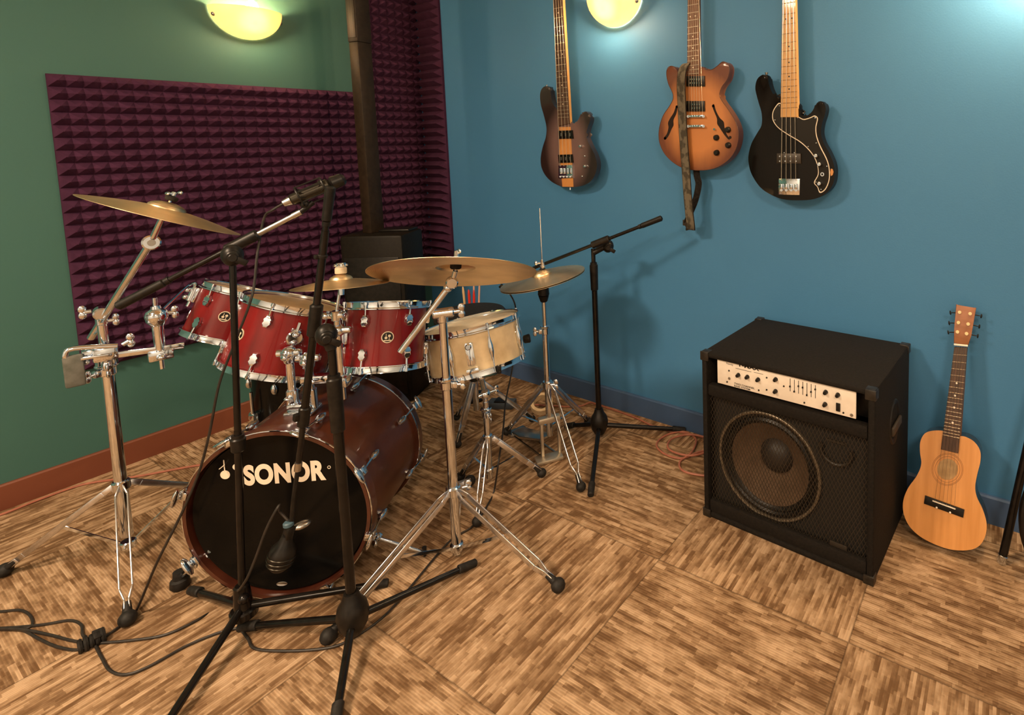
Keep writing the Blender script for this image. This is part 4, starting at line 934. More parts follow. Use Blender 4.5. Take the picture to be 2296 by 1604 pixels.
MB().box(cc + UP * ((zt0 + zs) / 2), (cw_, cdp, zs - zt0), cM, .004).build('column_spacer', colm, t)
cg = MB().box(cc + UP * (zs + .32), (cw_ + .004, cdp + .004, .64), cM, .004).build('column_array', colm, t)
def meshmat():
    m = mat('perforated_grille', (.012, .009, .006), .5, .2); b = m.node_tree.nodes['Principled BSDF']; tc = N(m, 'ShaderNodeTexCoord')
    vo = N(m, 'ShaderNodeTexVoronoi', i_Scale=230, i_Randomness=0); LK(m, tc.outputs['Object'], vo.inputs[0])
    rp = N(m, 'ShaderNodeValToRGB'); rp.color_ramp.elements[0].color = (.003, .002, .002, 1); rp.color_ramp.elements[1].color = (.035, .024, .014, 1); rp.color_ramp.elements[0].position = .3; rp.color_ramp.elements[1].position = .4
    LK(m, vo.outputs['Distance'], rp.inputs[0]); LK(m, rp.outputs[0], b.inputs['Base Color']); return m
MB().box(cc + cn_ * (cdp / 2 + .003) + UP * (zs + .32), (cw_ - .01, .004, .60), cM, .001).build('array_grille', meshmat(), cg)

# ------------------------------------------------------------------ amplifier
A0 = V3((2.334, -.487, 0)); A1 = V3((2.938, -.506, 0)); au = (A1 - A0).normalized(); an = V3((au.y, -au.x, 0)).normalized()
AW = (A1 - A0).length; AH, AD = .615, .452
def AF(u, v, d=0): return A0 + au * u + UP * v + an * d     # front plane, d outwards
def afp(x, y, d=0):
    p = onp(x, y, A0 + an * d, an) - A0; return p.dot(au), p.z
Ma = frame((0, 0, 0), UP, au)   # x along width, y towards? z up
def abox(mb, u0, u1, v0, v1, d0, d1, bev=.0):
    return mb.box(AF((u0 + u1) / 2, (v0 + v1) / 2, (d0 + d1) / 2), (u1 - u0, abs(d1 - d0), v1 - v0), Ma, bev)
am = thing('bass_amplifier', 'large black bass combo amplifier with white control panel standing by the blue wall', 'amplifier', A0 + au * AW / 2 - an * AD / 2)
tolex = noisy(mat('black_carpet_covering', (.013, .010, .007), .8, spec=.25), (.005, .0037, .0025), (.010, .0073, .005), 120, bump=.6, bscale=350)
th_ = .022
mb = MB()
abox(mb, 0, AW, AH - .018, AH, -AD, 0, .008); abox(mb, 0, AW, 0, th_, -AD, 0, .009)
abox(mb, 0, th_, .004, AH - .004, -AD, 0, .009); abox(mb, AW - th_, AW, .004, AH - .004, -AD, 0, .009); abox(mb, .01, AW - .01, .01, AH - .01, -AD + .002, -AD + .02)
mb.build('cabinet', tolex, am)
pu0, pv0 = afp(1609, 858, -.012); pu1, pv1 = afp(1919, 938, -.012); ptop = AH - .018
pvm = (pv0 + pv1) / 2
mb = MB(); abox(mb, th_, AW - th_, pvm - .055, pvm - .012, -.035, -.004, .008); mb.build('divider_rail', tolex, am)
mb = MB(); abox(mb, th_, AW - th_, pvm - .02, ptop, -.09, -.075); mb.build('recess_back', black, am)
pn = MB(); abox(pn, pu0, pu1, pvm - .002, ptop - .001, -.018, -.012, .001); pn = pn.build('control_panel', panelw, am)
# bottom rail
mb = MB(); abox(mb, th_, AW - th_, th_ - .004, .066, -.034, -.006, .006); mb.build('bottom_rail', tolex, am)
blk = black
pf = -.012
def pxu(x, y): return afp(x, y, pf)
def acrop(x, y): return (1560 + x * 490 / 1404, 770 + y * 490 / 1404)
def knob(x, y, r, m=blk, h=.014, cap=True):
    u, v = pxu(*acrop(x, y)); c = AF(u, v, pf)
    k = MB().lathe([(0, 0), (r, 0), (r * .92, h * .5), (r * .7, h), (0, h)], frame(c, an), 20).build('knob', m, pn)
    return k
for x, y in ((275, 203), (333, 215), (402, 232), (515, 231), (514, 307), (836, 313), (914, 331), (832, 391)): knob(x, y, .0072)
for x, y in ((214, 176), (456, 221), (456, 299), (566, 276), (698, 382), (949, 447), (405, 302), (202, 248)): knob(x, y, .0030, blk, .003)
for x, y in ((216, 226), (1001, 462)): knob(x, y, .0052, steel, .003)
def arect(mb, x0, y0, x1, y1, d=.0008):
    (ua, va), (ub_, vb) = pxu(*acrop(x0, y0)), pxu(*acrop(x1, y1)); abox(mb, min(ua, ub_), max(ua, ub_), min(va, vb), max(va, vb), pf - .001, pf + d); return mb
mb = MB()
for i in range(7):
    x = 607 + i * 27; y0_ = 226 + i * 7.2; (ua, va) = pxu(*acrop(x, y0_)); vb = va - .043
    abox(mb, ua - .0009, ua + .0009, vb, va, pf - .001, pf + .0006)
mb.build('equaliser_slots', black, pn)
for i in range(7):
    x = 607 + i * 27; (ua, va) = pxu(*acrop(x, 226 + i * 7.2)); vb = va - .012 - .028 * (.5 + .5 * math.sin(i * 1.9)); mb = MB(); abox(mb, ua - .0022, ua + .0022, vb - .0025, vb + .0025, pf, pf + .005, .0008); mb.build('slider', blk, pn)
mb = MB(); u_, v_ = pxu(*acrop(916, 410)); abox(mb, u_ - .0065, u_ + .0065, v_ - .013, v_ + .013, pf, pf + .004, .001); mb.build('power_switch', blk, pn)
TM = frame((0, 0, 0), an, au)
def ptext(s, x, y, size, off=0, align='LEFT', xs=1):
    u, v = pxu(*acrop(x, y)); M = TM.copy(); M.translation = AF(u, v, pf + .0006); return text('panel_lettering', s, black, pn, M, size, off * size, 0, xs, align)
ptext('T-MAX', 270, 146, .020, .03, xs=1.3); ptext('Peavey', 196, 134, .010, 0)
ptext('TWO CHANNEL', 247, 262, .0085, .02, xs=1.25); ptext('BASS SYSTEM', 247, 277, .0085, .02, xs=1.25)
mb = MB()
for xa, ya, xb, yb in ((256, 160, 357, 182), (374, 186, 433, 200)):
    (ua, va), (ub_, vb) = pxu(*acrop(xa, ya)), pxu(*acrop(xb, yb)); mb.bar(AF(ua, va, pf + .0002), AF(ub_, va, pf + .0002), .0012, .0008, an)
mb.build('panel_bracket_lines', black, pn)
# small printed captions under the knobs (unreadable in the photograph)
# speaker and baffle
su, sv = afp(1723, 1046, -.06)
su = .237; sv = .246; SR = .190
sc0 = AF(su, sv, -.046); SM = frame(sc0, an)
mb = MB(); bm = mb.bm
rec = [(th_, .05), (AW - th_, .05), (AW - th_, pvm - .045), (th_, pvm - .045)]
ov = [bm.verts.new(AF(u, v, -.047)) for u, v in rec]; iv_ = [bm.verts.new(AF(su + (SR - .004) * math.cos(2 * PI * k / 64), sv + (SR - .004) * math.sin(2 * PI * k / 64), -.047)) for k in range(64)]
bmesh.ops.triangle_fill(bm, use_beauty=True, edges=[bm.edges.new((ov[i], ov[(i + 1) % 4])) for i in range(4)] + [bm.edges.new((iv_[i], iv_[(i + 1) % 64])) for i in range(64)])
geo = bmesh.ops.extrude_face_region(bm, geom=bm.faces[:]); bmesh.ops.translate(bm, verts=[v for v in geo['geom'] if isinstance(v, bmesh.types.BMVert)], vec=-an * .016)
mb.build('baffle', mat('baffle_black', (.008, .0065, .005), .8), am)
MB().lathe([(SR, 0), (SR, .010), (SR - .003, .012), (SR - .009, .010), (SR - .010, 0)], SM, 72).build('speaker_ring', steel2 if False else mat('speaker_rim_metal', (.22, .18, .13), .4, .6), am)
conem = noisy(mat('paper_cone', (.085, .045, .02), .8), (.075, .042, .020), (.10, .058, .03), 20)
MB().lathe([(SR - .009, .004), (SR - .020, .004), (SR - .026, -.002), (SR - .034, .004), (SR - .042, .001), (SR - .046, -.004)], SM, 72).build('surround', black, am)
MB().lathe([(SR - .044, -.003), (.060, -.070), (.055, -.072)], SM, 72).build('speaker_cone', conem, am)
MB().lathe([(.062, -.068), (.05, -.048), (.028, -.036), (0, -.032)], SM, 48).build('dust_cap', mat('dust_cap_black', (.02, .015, .012), .5), am)
# horn ring at upper right
hu, hv = afp(1880, 1003, -.06)
hcx = AF(hu, hv, -.040)
HM_ = frame(hcx, an, UP)
MB().tube([HM_ @ V3((.046 * math.cos(a), .050 * math.sin(a), .004)) for a in [PI * .42 + PI * 1.16 * k / 14 for k in range(15)]], .006, 8).build('horn_rim', mat('horn_dark', (.02, .016, .012), .45), am)
MB().bar(HM_ @ V3((.030, -.03, .004)), HM_ @ V3((.030, .03, .004)), .006, .006).build('horn_rim', MAT['horn_dark'], am)
# expanded metal grille: diagonal wires in two directions
gl = MB(); gu0, gu1, gv0, gv1 = th_ + .002, AW - th_ - .002, .064, pvm - .054
def clipline(u, v, du, dv):
    ts = []
    for (p, d, lo, hi) in ((u, du, gu0, gu1), (v, dv, gv0, gv1)):
        a, b = (lo - p) / d, (hi - p) / d; ts.append((min(a, b), max(a, b)))
    a, b = max(t_[0] for t_ in ts), min(t_[1] for t_ in ts)
    return (a, b) if b - a > .002 else None
st = .0125
for sgn, dz in ((1, -.020), (-1, -.0215)):
    k = -60
    while k < 130:
        r_ = clipline(k * st, gv0, .5 * sgn, 1.0)
        if r_:
            a, b = r_; p, q = AF(k * st + .5 * sgn * a, gv0 + a, dz), AF(k * st + .5 * sgn * b, gv0 + b, dz)
            gl.bar(p, q, .0015, .0010, an)
        k += 1
grm = mat('grille_metal', (.05, .04, .028), .45, .5)
gl.build('grille', grm, am)
# corner protectors
cpm = noisy(mat('worn_black_corner', (.03, .024, .018), .4), (.008, .0065, .005), (.024, .019, .014), 60)
for u in (0, AW):
    for v in (0, AH):
        for d in (0, -AD):
            c = AF(u, v, d); mb = MB(); su_ = 1 if u == 0 else -1; sv_ = 1 if v == 0 else -1; sd_ = -1 if d == 0 else 1
            abox(mb, min(u - su_ * .003, u + su_ * .030), max(u - su_ * .003, u + su_ * .030), min(v - sv_ * (.003 if v else 0), v + sv_ * .030), max(v - sv_ * (.003 if v else 0), v + sv_ * .030), min(d - sd_ * .003, d + sd_ * .004), max(d - sd_ * .003, d + sd_ * .004), .003)
            abox(mb, min(u - su_ * .003, u + su_ * .004), max(u - su_ * .003, u + su_ * .004), min(v, v + sv_ * .030), max(v, v + sv_ * .030), min(d, d + sd_ * .030), max(d, d + sd_ * .030), .003)
            abox(mb, min(u, u + su_ * .030), max(u, u + su_ * .030), min(v - sv_ * (.003 if v else 0), v + sv_ * .004), max(v - sv_ * (.003 if v else 0), v + sv_ * .004), min(d, d + sd_ * .030), max(d, d + sd_ * .030), .003)
            mb.build('corner_protector', cpm, am)
# side handle
hc_ = AF(AW, .42, -.235)
hm = MB(); MHs = frame(hc_, au, UP)
hm.lathe([(.0, -.004), (.050, -.004), (.062, .002), (.072, .004), (.076, .0)], MHs @ Matrix.Diagonal((1.0, .8, 1, 1)), 32); hm.build('side_handle_cup', mat('handle_black', (.006, .005, .004), .5), am)
MB().bar(hc_ + au * .008 - an * .055 - UP * .012, hc_ + au * .008 + an * .055 - UP * .012, .028, .010, au, .004).build('side_handle', mat('handle_rubber', (.045, .034, .022), .5), am)
# badge at lower right
b0, b1_ = afp(1860, 1218, -.015), afp(1890, 1232, -.015)
mb = MB(); abox(mb, b0[0], b1_[0] + .012, b1_[1] - .004, b0[1] + .01, -.019, -.015, .001); mb.build('badge', MAT['horn_dark'], am)

# ------------------------------------------------------------------ guitars
def S2(ox, oy, s): return lambda pts: [(ox + a * s, oy + b * s) for a, b in pts]
maple = noisy(mat('maple_neck', (.60, .33, .10), .35, coat=.3), (.56, .30, .09), (.66, .37, .12), 8, sx=(8, 1, 1))
rose = noisy(mat('rosewood', (.06, .030, .018), .5), (.045, .022, .013), (.085, .042, .025), 30, sx=(4, 1, .6))
rose2 = noisy(mat('brown_fretboard', (.16, .075, .04), .5), (.13, .06, .032), (.19, .09, .05), 30, sx=(4, 1, .6))
nickel = mat('fret_nickel', (.7, .62, .5), .3, .9)
pearl = mat('pearl_dot', (.85, .78, .66), .3)
def wallguitar(name, label, cat, Yf, outline, crop, thick, bodym, bev, neck, fretm, neckm, frets, dots, nutz, strings, dotm=pearl, headm=None, body_edge=None):
    """outline in the photo, placed on the plane y = Yf; neck: (xl0,xr0,y0,xl1,xr1,y1) crop coords top and bottom of visible board"""
    pts = smooth([V3((*q, 0)) for q in crop(outline)], 5, True); P3 = [ony(q.x, q.y, Yf) for q in pts]
    cx_ = sum(p.x for p in P3) / len(P3); cz_ = sum(p.z for p in P3) / len(P3)
    t = thing(name, label, cat, (cx_, Yf, min(p.z for p in P3)))
    MB().prism(P3, (0, thick, 0), bev, 4).build('body', bodym, t, ang=50)
    (a, b, c, d) = [ony(*crop([q])[0], Yf - .008) for q in neck]   # left top, right top, left bottom, right bottom
    def ext(p, q, z): k = (z - q.z) / (p.z - q.z); return q.lerp(p, k)
    A_, B_ = ext(a, c, nutz), ext(b, d, nutz)
    yb = .008
    nk = MB(); 
    nk.prism([A_ + V3((0, .006, 0)), B_ + V3((0, .006, 0)), d + V3((0, .006, 0)), c + V3((0, .006, 0))], (0, .018, 0), .004, 2)
    nk = nk.build('neck', neckm, t)
    MB().prism([A_, B_, d, c], (0, .006, 0), .001, 1).build('fretboard', fretm, t)
    scale = (A_ - (A_ + (c - A_).normalized() * 0)).length
    L_ = (A_.z - min(c.z, d.z)); S_ = (A_.z - strings[1])   # nut to bridge
    mb = MB(); k = 1; fp = [A_.z]
    while k < 25:
        z = A_.z - S_ * (1 - 2 ** (-k / 12)); fp.append(z)
        if z < min(c.z, d.z) + .004: break
        pL, pR = ext(a, c, z), ext(b, d, z); mb.cyl(pL + V3((.001, -.0008, 0)), pR + V3((-.001, -.0008, 0)), .0013, seg=6); k += 1
    mb.build('frets', frets, t)
    mb = MB()
    for f_ in (3, 5, 7, 9, 12, 15, 17, 19, 21):
        if f_ >= len(fp): continue
        z = (fp[f_] + fp[f_ - 1]) / 2; pL, pR = ext(a, c, z), ext(b, d, z)
        for k in ((.28, .72) if f_ == 12 else (.5,)):
            q = pL.lerp(pR, k); mb.cyl(q + V3((0, -.0006, 0)), q + V3((0, .001, 0)), .0030, seg=12)
    mb.build('position_dots', dotm, t)
    # head above the picture: nut, plate, tuners
    hc1 = (A_ + B_) / 2; w_ = (B_ - A_).length
    hs = [A_ + V3((0, .004, 0)), A_ + V3((-.018, .004, .03)), A_ + V3((-.022, .004, .15)), A_ + V3((w_ * .5, .004, .175)), B_ + V3((.020, .004, .14)), B_ + V3((.014, .004, .03)), B_ + V3((0, .004, 0))]
    MB().prism(hs, (0, .014, 0), .003, 2).build('headstock', headm or bodym, t)
    MB().bar(A_ + V3((0, -.001, .001)), B_ + V3((0, -.001, .001)), .004, .006, (0, 1, 0)).build('nut', pearl, t)
    ns = strings[0]; sl, sr_ = strings[2], strings[3]
    bl_, br_ = ony(*crop([sl])[0], Yf - .010), ony(*crop([sr_])[0], Yf - .010)
    mb = MB()
    for i in range(ns):
        k = (i + .5) / ns if ns > 1 else .5; kk = i / (ns - 1)
        p = A_.lerp(B_, .12 + .76 * kk) + V3((0, -.004, .004)); q = bl_.lerp(br_, kk)
        mb.cyl(p, q, .0011 - .0004 * kk if ns == 4 else .0006, seg=6)
    mb.build('strings', nickel, t)
    for i in range(ns):
        k = i / (ns - 1); q = hc1 + V3(((k - .5) * .05, .0, .05 + .09 * k)); MB().cyl(q, q + V3((0, -.014, 0)), .005, seg=10).cyl(q + V3((0, .02, 0)), q + V3((.03 if k > .5 else -.03, .02, 0)), .003, seg=8).build('tuning_peg', chrome, t)
    # wall hanger holds it above the picture
    hk = thing('guitar_hanger', 'wall hook above the picture holding a guitar', 'hook', (hc1.x, 0, hc1.z + .02), 'guitar hooks above the picture')
    MB().box((hc1.x, -.008, hc1.z + .05), (.05, .016, .09), None, .004).build('wall_plate', black, hk)
    mb = MB()
    for s in (-1, 1): mb.tube(smooth([(hc1.x, -.016, hc1.z - .004 + .03), (hc1.x + s * (w_ / 2 + .012), Yf + .03, hc1.z - .004 + .012), (hc1.x + s * (w_ / 2 + .010), Yf - .02, hc1.z + .012)], 5), .004, 8)
    mb.build('yoke', rubber, hk)
    def put(x, y, dy=-.001): return ony(*crop([(x, y)])[0], Yf + dy)
    return t, put
def ribbon(pts, wd, th, m, name, t, nrm=(0, -1, 0), side=None):
    P = smooth(pts, 6); mb = MB(); rings = []
    nrm = V3(nrm)
    for i, p in enumerate(P):
        tg = (P[min(i + 1, len(P) - 1)] - P[max(i - 1, 0)]).normalized(); s = tg.cross(nrm).normalized() if side is None else (V3(side) - tg * V3(side).dot(tg)).normalized(); n2 = s.cross(tg)
        rings.append([mb.bm.verts.new(p + s * a + n2 * b_) for a, b_ in ((-wd / 2, 0), (wd / 2, 0), (wd / 2, -th), (-wd / 2, -th))])
    for A, B in zip(rings, rings[1:]):
        for k in range(4): mb.bm.faces.new([A[k], A[(k + 1) % 4], B[(k + 1) % 4], B[k]])
    mb.bm.faces.new(rings[0][::-1]); mb.bm.faces.new(rings[-1])
    return mb.build(name, m, t)
# --- 1: dark bass with centre strip
def burst(name, c_in, c_out, cx_, cz_, rx, rz, p0=.55, p1=1.0, rough=.3, coat=.8, grain=0):
    m = mat(name, c_in, rough, coat=coat); b = m.node_tree.nodes['Principled BSDF']; g = N(m, 'ShaderNodeNewGeometry')
    mp = N(m, 'ShaderNodeMapping', vector_type='TEXTURE'); mp.inputs['Location'].default_value = (cx_, 0, cz_); mp.inputs['Scale'].default_value = (rx, 1000, rz)
    LK(m, g.outputs['Position'], mp.inputs[0]); ln = N(m, 'ShaderNodeVectorMath', operation='LENGTH'); LK(m, mp.outputs[0], ln.inputs[0])
    nz = N(m, 'ShaderNodeTexNoise', i_Scale=14, i_Detail=3); tc = N(m, 'ShaderNodeTexCoord'); mp2 = N(m, 'ShaderNodeMapping'); mp2.inputs['Scale'].default_value = (3, 1, .5); LK(m, tc.outputs['Object'], mp2.inputs[0]); LK(m, mp2.outputs[0], nz.inputs[0])
    ad = N(m, 'ShaderNodeMath', operation='MULTIPLY_ADD'); LK(m, nz.outputs[0], ad.inputs[0]); ad.inputs[1].default_value = .12; LK(m, ln.outputs['Value'], ad.inputs[2])
    rp = N(m, 'ShaderNodeValToRGB'); rp.color_ramp.elements[0].position = p0; rp.color_ramp.elements[1].position = p1; rp.color_ramp.elements[0].color = (*c_in, 1); rp.color_ramp.elements[1].color = (*c_out, 1)
    LK(m, ad.outputs[0], rp.inputs[0]); LK(m, rp.outputs[0], b.inputs['Base Color']); return m
crop1 = S2(1180, 0, 300 / 1094)
YB = -.085
bc = ony(*crop1([(340, 1290)])[0], YB)
b1m = burst('dark_walnut_painted_sheen', (.17, .105, .098), (.022, .011, .010), bc.x, bc.z + .05, .17, .25, .6, 1.05, .28, .8)  # paler mauve middle is satin sheen painted into the body colour
g1, put1 = wallguitar('bass_guitar', 'dark brown bass guitar with pale centre strip, leftmost of the hanging guitars', 'guitar', YB,
    [(248, 890), (215, 840), (200, 770), (195, 725), (165, 703), (130, 722), (113, 770), (118, 850), (145, 950), (165, 1040), (160, 1120), (135, 1200), (118, 1290), (125, 1370), (160, 1440), (220, 1495), (300, 1528), (380, 1532), (470, 1515), (530, 1480), (565, 1420), (578, 1350), (560, 1270), (515, 1180), (490, 1110), (500, 1050), (520, 990), (515, 940), (480, 910), (450, 925), (425, 980), (395, 1008), (360, 1012), (300, 960)],
    crop1, .030, b1m, .012, [(220, 0), (292, 0), (263, 1032), (352, 1010)], rose, maple, nickel, None, 2.36, (4, 1.20, (275, 1360), (365, 1360)), headm=b1m)
strip = noisy(mat('orange_maple_strip', (.62, .28, .08), .35, coat=.4), (.58, .25, .07), (.66, .31, .10), 12)
def quadp(put, pts, dy, depth, m, name, t, bev=.001, n=2): return MB().prism([put(x, y, dy) for x, y in pts], (0, depth, 0), bev, n).build(name, m, t)
quadp(put1, [(268, 1040), (362, 1038), (372, 1262), (385, 1528), (295, 1528), (272, 1262)], -.0012, .003, strip, 'centre_strip', g1, .0003, 1)
for y in (1065, 1262): 
    p = quadp(put1, [(258, y + 4), (374, y), (382, y + 68), (264, y + 72)], -.007, .008, blackm, 'pickup', g1, .002)
    mb = MB()
    for k in range(3): mb.box(put1(285 + k * 36, y + 36, -.0078), (.008, .002, .016))
    mb.build('pickup_insert', steel, p)
mb = MB()
quadp(put1, [(262, 1352), (374, 1348), (378, 1455), (262, 1460)], -.008, .009, chrome, 'bridge', g1, .002)
for k in range(4): MB().box(put1(278 + k * 27, 1400, -.011), (.009, .008, .03), None, .002).cyl(put1(278 + k * 27, 1445, -.010), put1(278 + k * 27, 1445, -.015), .0045, seg=10).build('saddle', chrome, g1)
for x, y, r_ in ((452, 1197, .008), (490, 1360, .008), (483, 1278, .0045), (462, 1442, .0045)): 
    q = put1(x, y, .001); MB().cyl(q, q + V3((0, -.016 if r_ > .006 else -.008, 0)), r_, r_ * .85, seg=18, bev=.0015).build('control_knob', chrome, g1)
MB().cyl(put1(360, 1530, .02), put1(360, 1552, .02), .004, .006, seg=12).build('strap_button', chrome, g1)
MB().cyl(put1(170, 712, .02), put1(170, 695, .02), .004, .006, seg=12).build('strap_button', chrome, g1)
# --- 2: semi hollow
crop2 = S2(1450, 0, 250 / 743)
sc2 = ony(*crop2([(345, 830)])[0], -.09)
b2m = burst('orange_burst', (.56, .215, .062), (.15, .042, .016), sc2.x, sc2.z + .02, .205, .235, .62, 1.04, .45, .25)
g2, put2 = wallguitar('electric_guitar', 'orange semi-hollow electric guitar with f-holes and a grey strap hanging on the blue wall', 'guitar', -.095,
    [(268, 455), (235, 470), (205, 482), (195, 455), (165, 440), (138, 455), (132, 500), (145, 560), (172, 620), (175, 660), (150, 710), (110, 770), (85, 850), (82, 930), (105, 1000), (150, 1060), (220, 1110), (300, 1133), (400, 1133), (480, 1110), (550, 1060), (595, 990), (612, 900), (595, 820), (550, 740), (500, 670), (485, 630), (500, 580), (535, 530), (550, 470), (540, 425), (505, 412), (470, 440), (430, 465), (385, 462), (350, 440)],
    crop2, .045, b2m, .004, [(272, 0), (343, 0), (269, 498), (349, 498)], rose2, rose, nickel, None, 2.36, (6, 1.36, (282, 775), (372, 775)), headm=black)
MB().tube([put2(x, y, -.0005) for x, y in [(q.x, q.y) for q in smooth([V3((*p_, 0)) for p_ in [(205, 482), (195, 455), (165, 440), (138, 455), (132, 500), (145, 560), (172, 620), (175, 660), (150, 710), (110, 770), (85, 850), (82, 930), (105, 1000), (150, 1060), (220, 1110), (300, 1133), (400, 1133), (480, 1110), (550, 1060), (595, 990), (612, 900), (595, 820), (550, 740), (500, 670), (485, 630), (500, 580), (535, 530), (550, 470), (540, 425), (505, 412), (470, 440), (430, 465), (385, 462)]], 5)]], .0012, 6).build('binding', mat('dark_binding', (.09, .035, .018), .4), g2)
for y in (506, 673):
    p = quadp(put2, [(262, y), (384, y), (385, y + 70), (262, y + 70)], -.007, .008, black, 'pickup', g2, .002)
    mb = MB()
    for r_ in (.32, .68):
        for k in range(6): q = put2(276 + k * 15, y + 70 * r_, -.0075); mb.cyl(q, q + V3((0, -.0015, 0)), .0023, seg=8)
    mb.build('pole_pieces', chrome, p)
for y, nm_ in ((776, 'bridge'), (842, 'tailpiece')):
    mb = MB().bar(put2(272, y, -.012), put2(382, y - 2, -.012), .011, .008, (0, 1, 0), .002)
    for x in (276, 378): mb.cyl(put2(x, y, 0), put2(x, y, -.018), .006, seg=12)
    for k in range(6): mb.box(put2(284 + k * 16, y - 1, -.017), (.004, .004, .008))
    mb.build(nm_, chrome, g2)
fhm = mat('f_hole_dark', (.012, .006, .004), .9)
def fhole(pts, c0_, c1_):
    mb = MB(); mb.prism([put2(q.x, q.y, -.0012) for q in smooth([V3((*p_, 0)) for p_ in pts], 4, True)], (0, .001, 0))
    for c_ in (c0_, c1_): q = put2(*c_, -.0012); mb.cyl(q, q + V3((0, .001, 0)), .0062, seg=14)
    mb.build('f_hole', fhm, g2)
fhole([(448, 695), (462, 740), (486, 785), (512, 812), (518, 850), (530, 890), (552, 925), (545, 930), (518, 900), (485, 850), (470, 825), (468, 790), (450, 745), (438, 710)], (443, 706), (556, 916))
fhole([(196, 705), (180, 750), (155, 790), (142, 820), (145, 850), (135, 890), (115, 920), (122, 932), (145, 905), (165, 860), (178, 835), (178, 800), (196, 760), (204, 715)], (200, 712), (122, 922))
for x, y in ((545, 865), (468, 918), (547, 968), (470, 1018)): q = put2(x, y, .001); MB().lathe([(0, 0), (.0125, 0), (.0115, .012), (.008, .016), (0, .016)], frame(q, (0, -1, 0)), 20).build('control_knob', black, g2)
q = put2(458, 862, .001); MB().cyl(q, q + V3((0, -.012, 0)), .0045, seg=12).build('toggle_switch', chrome, g2)
strapm = noisy(mat('grey_woven_strap', (.15, .125, .085), .85), (.05, .042, .028), (.135, .115, .08), 42, sx=(1, 1, .7), lo=.42, hi=.52)
sb_ = [put2(300, 440, .03), put2(268, 425, -.004), put2(238, 470, -.024), put2(228, 560, -.028), put2(233, 700, -.028), put2(240, 850, -.027), put2(250, 1000, -.026), put2(262, 1150, -.026), put2(272, 1300, -.024), put2(284, 1430, -.022), put2(292, 1500, -.018), put2(290, 1528, .0), put2(285, 1505, .010), put2(262, 1470, .012)]
g2s = ribbon(sb_, .036, .0025, strapm, 'guitar_strap', g2, side=(1, 0, .05))
ribbon([p + V3((0, .0022, 0)) for p in sb_], .042, .002, felt, 'strap_edging', g2, side=(1, 0, .05))
ribbon([put2(330, 1135, .02), put2(335, 1180, .012), put2(345, 1230, .012), put2(325, 1330, .012), put2(290, 1420, .012), put2(262, 1485, .012)], .030, .0025, felt, 'strap_tail', g2, side=(.5, .8, 0))
MB().box(put2(252, 1485, .008), (.018, .004, .026), None, .002).build('strap_end', mat('strap_leather', (.03, .02, .012), .6), g2)
# --- 3: black bass
crop3 = S2(1650, 100, 300 / 1266)
blackbody = noisy(mat('black_lacquer_body', (.006, .0045, .004), .4, coat=.55, spec=0), (.005, .004, .0035), (.008, .006, .005), 6)
g3, put3 = wallguitar('bass_guitar', 'glossy black bass guitar with maple neck, rightmost of the hanging guitars', 'guitar', -.088,
    [(425, 492), (370, 490), (332, 430), (310, 360), (300, 300), (265, 282), (215, 310), (190, 360), (185, 430), (212, 540), (243, 650), (243, 760), (200, 840), (150, 930), (122, 1030), (120, 1120), (150, 1230), (230, 1350), (330, 1420), (450, 1465), (600, 1475), (740, 1462), (850, 1410), (915, 1330), (935, 1230), (925, 1130), (880, 1020), (830, 930), (805, 840), (815, 750), (840, 670), (850, 600), (830, 550), (790, 535), (755, 555), (735, 610), (700, 655), (660, 675), (620, 665), (595, 640), (590, 560)],
    crop3, .042, blackbody, .012, [(432, 0), (573, 0), (422, 688), (588, 688)], maple, maple, nickel if False else mat('fret_on_maple', (.34, .2, .08), .4, .3), None, 2.42, (4, 1.165, (430, 1290), (567, 1290)), dotm=black, headm=maple)
quadp(put3, [(q.x, q.y) for q in smooth([V3((*p_, 0)) for p_ in [(420, 552), (372, 590), (345, 650), (350, 720), (400, 790), (500, 860), (600, 920), (680, 990), (740, 1070), (770, 1150), (775, 1230), (738, 1305), (770, 1350), (795, 1405), (850, 1370), (885, 1280), (885, 1170), (860, 1080), (800, 960), (765, 860), (760, 780), (775, 700), (745, 672), (700, 690), (640, 705), (588, 680), (500, 640)]], 4, True)], -.0015, .002, white, 'pickguard_edge', g3, 0)
quadp(put3, [(q.x, q.y) for q in smooth([V3((*p_, 0)) for p_ in [(424, 562), (378, 594), (352, 652), (357, 716), (404, 784), (504, 853), (604, 912), (686, 984), (747, 1066), (777, 1148), (782, 1232), (747, 1306), (776, 1346), (798, 1392), (843, 1364), (877, 1278), (877, 1172), (852, 1084), (792, 964), (757, 862), (752, 778), (767, 704), (742, 681), (702, 698), (640, 713), (590, 690), (500, 650)]], 4, True)], -.0022, .002, mat('black_pickguard', (.010, .008, .005), .4, spec=.25), 'pickguard', g3, 0)
p = quadp(put3, [(385, 1030), (612, 1032), (614, 1128), (383, 1126)], -.008, .009, mat('brown_black_pickup', (.03, .022, .015), .4), 'pickup', g3, .003)
mb = MB()
for y in (1058, 1104):
    for x in (415, 467, 518, 570): q = put3(x, y, -.0085); mb.cyl(q, q + V3((0, -.0015, 0)), .0028, seg=10)
mb.build('pole_pieces', chrome, p)
quadp(put3, [(405, 1268), (604, 1272), (602, 1425), (403, 1420)], -.004, .005, chrome, 'bridge', g3, .001)
for k in range(4):
    MB().box(put3(430 + k * 46, 1345, -.009), (.011, .009, .022), None, .003).cyl(put3(430 + k * 46, 1378, -.006), put3(430 + k * 46, 1378, -.013), .0055, seg=12).build('saddle', chrome, g3)
for x, y in ((765, 1053), (798, 1133), (798, 1315)): q = put3(x, y, -.002); MB().cyl(q, q + V3((0, -.018, 0)), .0085, .0075, seg=20, bev=.002).build('control_knob', chrome, g3)
